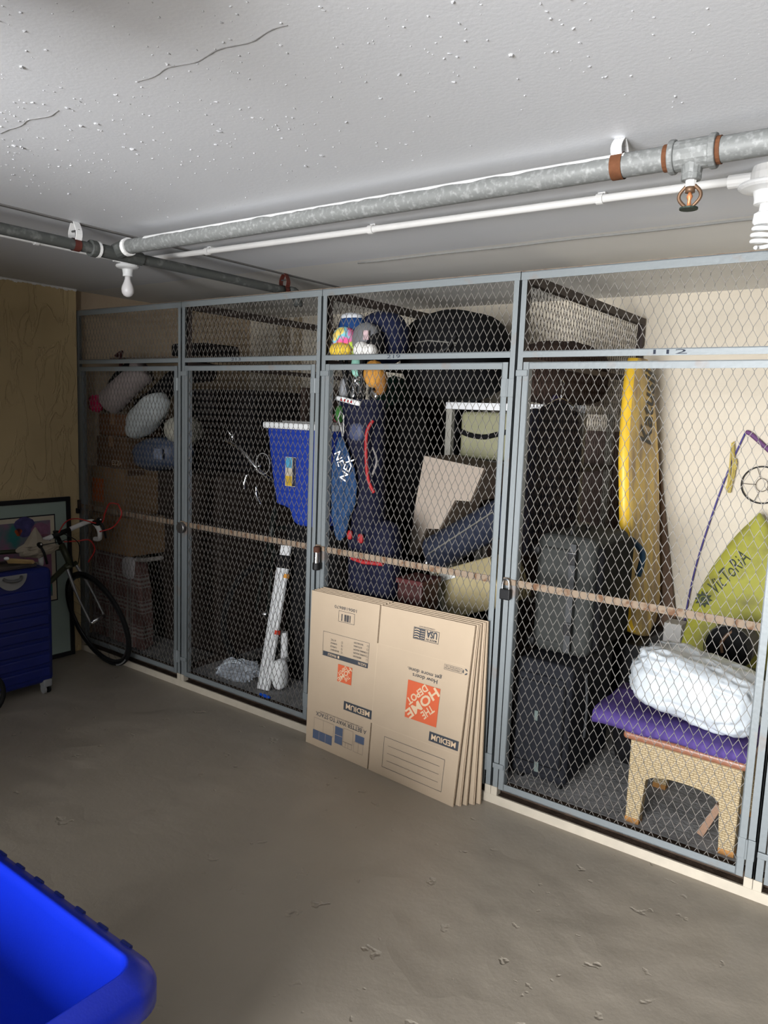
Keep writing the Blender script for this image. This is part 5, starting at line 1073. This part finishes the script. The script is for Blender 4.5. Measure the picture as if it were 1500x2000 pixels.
tag(B().blob((0.80, 1.25, 0.98), (0.22, 0.26, 0.90), 0.4, 0.03, 3, 4).build('dark_filler_bundle', black, smooth=True), 'black filler bundle added to darken the back of the blue tote cage', 'bag')  # filler bundle, added to make the depth of the cage dark
tag(B().box((0.05, 0.93, 1.855), (0.24, 1.50, 2.03)).build('flat_case', black, bevel=0.02, seg=3), 'flat black case lying on top of the dark brown board', 'case') if False else None

# ------------------------------------------------------------------ leftmost cage
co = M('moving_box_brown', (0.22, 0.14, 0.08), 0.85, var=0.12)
tape_m = M('brown_packing_tape', (0.22, 0.12, 0.06), 0.4)
def carton(lo, hi, label, mat=co, tape=True):
    t = thing('cardboard_box', label, 'cardboard box', ((lo[0] + hi[0]) / 2, (lo[1] + hi[1]) / 2, lo[2]), 'cardboard boxes stacked in the leftmost cage')
    B().box(lo, hi).build('carton', mat, t, bevel=0.004)
    if tape:
        ym = (lo[0] + hi[0]) / 2; b = B(); b.box((ym - 0.025, lo[1] - 0.0008, hi[2] - 0.07), (ym + 0.025, lo[1], hi[2])); b.box((ym - 0.025, lo[1], hi[2]), (ym + 0.025, hi[1], hi[2] + 0.0008)); b.build('packing_tape', tape_m, t)
    return t
c1 = carton((-1.075, 0.10, 0.955), (-0.705, 0.45, 1.268), 'large brown carton with an orange print above the plaid blanket')
b = B(); b.box((-1.06, 0.0985, 1.03), (-0.93, 0.0995, 1.19)); b.build('orange_print', M('faded_orange_print', (0.40, 0.11, 0.035), 0.8, var=0.2), c1)
b = B(); b.box((-0.7045, 0.13, 1.225), (-0.7035, 0.26, 1.262)); b.build('paper_label', M('dark_label', (0.10, 0.06, 0.04), 0.7), c1)
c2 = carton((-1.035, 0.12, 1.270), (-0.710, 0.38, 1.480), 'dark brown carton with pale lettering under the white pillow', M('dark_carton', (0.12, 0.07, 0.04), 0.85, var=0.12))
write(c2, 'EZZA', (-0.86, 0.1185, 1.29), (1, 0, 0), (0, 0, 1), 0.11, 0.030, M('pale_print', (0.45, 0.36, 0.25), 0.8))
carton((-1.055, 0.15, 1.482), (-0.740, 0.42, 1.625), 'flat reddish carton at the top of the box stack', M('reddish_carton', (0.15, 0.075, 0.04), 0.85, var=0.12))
carton((-1.05, 0.085, 0.700), (-0.62, 0.40, 0.953), 'wide brown carton standing on the plaid blanket heap')
# plaid blanket over a low crate
pl_ = M('plaid_blanket', (0.24, 0.12, 0.11), 0.9)
nt, N, L, bs = nodes_of(pl_)
tc = N.new('ShaderNodeTexCoord'); mix_in = None
sepx = N.new('ShaderNodeSeparateXYZ'); L.new(tc.outputs['Object'], sepx.inputs[0])
def stripes(axis, freq, lo_, hi_):
    m1 = N.new('ShaderNodeMath'); m1.operation = 'MULTIPLY'; m1.inputs[1].default_value = freq; L.new(sepx.outputs[axis], m1.inputs[0])
    m2 = N.new('ShaderNodeMath'); m2.operation = 'FRACT'; L.new(m1.outputs[0], m2.inputs[0])
    m3 = N.new('ShaderNodeMath'); m3.operation = 'GREATER_THAN'; m3.inputs[1].default_value = lo_; L.new(m2.outputs[0], m3.inputs[0])
    m4 = N.new('ShaderNodeMath'); m4.operation = 'LESS_THAN'; m4.inputs[1].default_value = hi_; L.new(m2.outputs[0], m4.inputs[0])
    m5 = N.new('ShaderNodeMath'); m5.operation = 'MULTIPLY'; L.new(m3.outputs[0], m5.inputs[0]); L.new(m4.outputs[0], m5.inputs[1])
    m6 = N.new('ShaderNodeMath'); m6.operation = 'MULTIPLY'; m6.inputs[1].default_value = freq * 6; L.new(sepx.outputs[axis], m6.inputs[0])
    m7 = N.new('ShaderNodeMath'); m7.operation = 'FRACT'; L.new(m6.outputs[0], m7.inputs[0]); m8 = N.new('ShaderNodeMath'); m8.operation = 'GREATER_THAN'; m8.inputs[1].default_value = 0.5; L.new(m7.outputs[0], m8.inputs[0])
    m9 = N.new('ShaderNodeMath'); m9.operation = 'MULTIPLY'; L.new(m5.outputs[0], m9.inputs[0]); L.new(m8.outputs[0], m9.inputs[1]); return m9.outputs[0]
s1, s2 = stripes(2, 6.0, 0.45, 0.95), stripes(0, 5.0, 0.5, 0.95)
mm = N.new('ShaderNodeMath'); mm.operation = 'MAXIMUM'; L.new(s1, mm.inputs[0]); L.new(s2, mm.inputs[1])
mc = N.new('ShaderNodeMix'); mc.data_type = 'RGBA'; mc.inputs[6].default_value = (0.125, 0.072, 0.064, 1); mc.inputs[7].default_value = (0.21, 0.185, 0.17, 1); L.new(mm.outputs[0], mc.inputs[0]); L.new(mc.outputs[2], bs.inputs['Base Color'])
b = B(); R = []
for z, gx0, gx1, fy in ((0.690, -1.05, -0.60, 0.0), (0.66, -1.06, -0.54, 0.01), (0.50, -1.06, -0.50, 0.02), (0.32, -1.06, -0.48, 0.026), (0.18, -1.05, -0.48, 0.028), (0.12, -1.05, -0.48, 0.03)):
    n = 22; frt = [(gx0 + (gx1 - gx0) * k / n, 0.095 - fy * (0.4 + 0.6 * math.sin(k * 1.15) ** 2), z - 0.02 * (k / n) * (1 if z < 0.2 else 0)) for k in range(n + 1)]
    R.append(frt + [(gx1 - 0.01, 0.165, z), (gx0, 0.165, z)])
b.rings(R)
tag(b.build('blanket', pl_), 'brown and white plaid blanket draped down the front of the leftmost cage', 'blanket')
tag(B().blob((-0.64, 0.10, 0.622), (0.075, 0.030, 0.075), 0.8, 0.12).build('white_cloth', M('white_cloth', (0.38, 0.36, 0.36), 0.9, var=0.1), smooth=True), 'white cloth bundled at the corner of the plaid blanket', 'cloth')
tag(B().tube(smoothpath([(-0.60, 0.12, 0.685), (-0.48, 0.11, 0.700), (-0.33, 0.12, 0.735)]), [0.014] * 12 + [0.010], 8).build('striped_rope', M('striped_cord', (0.34, 0.32, 0.30), 0.8, var=0.6, scale=40)), 'grey striped cord hanging beside the plaid blanket', 'cord')
# bedding and bags on top
wp_ = M('white_bedding', (0.42, 0.45, 0.45), 0.85, var=0.1, bump=0.2, bscale=40)
tag(B().blob((-0.535, 0.160, 1.625), (0.205, 0.090, 0.088), 0.75, 0.10, 2, 3, rot('Y', -36), 36, 24).build('pillow', wp_, smooth=True), 'plump pale grey pillow wedged against the mesh of the leftmost cage', 'pillow')
t = thing('rolled_blanket', 'rolled grey pink blanket in a clear wrap above the cartons', 'blanket', (-0.82, 0.2, 1.65))
b = B(); P = smoothpath([(-0.94, 0.15, 1.69), (-0.88, 0.16, 1.735), (-0.74, 0.2, 1.86), (-0.66, 0.24, 1.93)], 6); b.tube(P, [0.045, 0.07, 0.085] + [0.092] * (len(P) - 4) + [0.07], 16); b.build('roll', M('mauve_grey_fleece', (0.34, 0.285, 0.275), 0.85, var=0.2, scale=8), t, smooth=True)
B().tube(smoothpath([(-1.0, 0.20, 1.68), (-0.86, 0.12, 1.83), (-0.70, 0.14, 1.95)]), 0.022, 8).build('black_strap', black, t, smooth=True)
tag(B().blob((-1.015, 0.105, 1.69), (0.062, 0.035, 0.055), 0.9, 0.35, 3, 4, None, 20, 14, True).build('pink_cloth', M('magenta_cloth', (0.55, 0.025, 0.10), 0.7, var=0.3)), 'bright pink cloth peeping out beside the rolled blanket', 'cloth')
tag(B().tube(smoothpath([(-0.92, 0.36, 1.70), (-0.78, 0.38, 1.72), (-0.60, 0.42, 1.86), (-0.40, 0.42, 1.915), (-0.24, 0.42, 1.915)]), [0.035] * 4 + [0.068] * 18 + [0.06] * 3, 12).build('black_roll_bag', black, smooth=True), 'long black bag sagging below the rolled blanket in the leftmost cage', 'bag')
bs_ = thing('laundry_sack', 'dark blue sack under the white pillow in the leftmost cage', 'sack', (-0.5, 0.25, 1.28))
B().blob((-0.50, 0.26, 1.385), (0.21, 0.15, 0.105), 0.7, 0.10, 2.5, 9, rot('Y', -8), 30, 20).build('sack', M('slate_blue_nylon', (0.055, 0.075, 0.125), 0.5, var=0.25), bs_, smooth=True)
B().box((-0.40, 0.105, 1.36), (-0.32, 0.112, 1.425)).build('printed_patch', M('pale_blue_print', (0.20, 0.24, 0.33), 0.6, var=0.6, scale=60), bs_)
tag(B().blob((-0.30, 0.26, 1.545), (0.10, 0.12, 0.085), 0.8, 0.15, 3, 2, None, 26, 18, True).build('clear_bag', M('milky_plastic', (0.38, 0.37, 0.31), 0.3, var=0.25, scale=12), smooth=True), 'milky plastic bag of oddments right of the white pillow', 'bag')
tag(B().box((-0.70, 0.36, FZ), (-0.06, 1.50, 1.265)).build('dark_dresser', M('dark_stained_wood', (0.028, 0.020, 0.016), 0.6, var=0.3), bevel=0.01), 'dark stained dresser filling the right side of the leftmost cage', 'dresser')
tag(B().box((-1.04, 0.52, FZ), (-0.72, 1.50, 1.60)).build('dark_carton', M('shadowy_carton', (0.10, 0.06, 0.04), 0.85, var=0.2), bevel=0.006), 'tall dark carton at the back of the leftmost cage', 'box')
tag(B().box((-0.72, 0.60, 1.268), (-0.04, 1.52, 1.815)).build('black_crate', black, bevel=0.03, seg=3), 'black fabric covered crate standing on the dark dresser', 'crate')
for k, (x, l) in enumerate(((-0.690, 'pale timber post at the back wall, left of two'), (-0.545, 'thinner pale timber post at the back wall, right of two'))):
    w_ = 0.045 if k == 0 else 0.028
    tag(B().box((x - w_, 1.535, 0.09), (x + w_, 1.578, 2.41)).build('timber_post', M('pale_timber', (0.46, 0.38, 0.27), 0.8, var=0.2, stretch=(20, 20, 2))), l, 'post', 'timber posts at the back of the leftmost cage')
tag(B().box((-0.42, 0.25, 2.004), (-0.10, 0.55, 2.085)).build('flat_case', black, bevel=0.02, seg=3), 'flat black case at mid rail height in the leftmost cage', 'case')
tag(B().box((-1.03, 0.22, 1.984), (-0.06, 0.50, 2.002)).build('shelf_board', M('grey_brown_board', (0.14, 0.105, 0.075), 0.8, var=0.3, stretch=(2, 20, 20)), bevel=0.002), 'grey brown shelf board laid across the top of the leftmost cage', 'board')
tag(B().tube(smoothpath([(-0.94, 0.21, 2.012), (-0.86, 0.20, 2.035), (-0.82, 0.16, 2.0), (-0.78, 0.14, 1.93)]), 0.012, 8).build('dark_strap', M('maroon_strap', (0.05, 0.014, 0.014), 0.7)), 'dark maroon strap hooked over the shelf board in the leftmost cage', 'strap')

for o in bpy.data.objects:
    if '_org' in o: del o['_org']
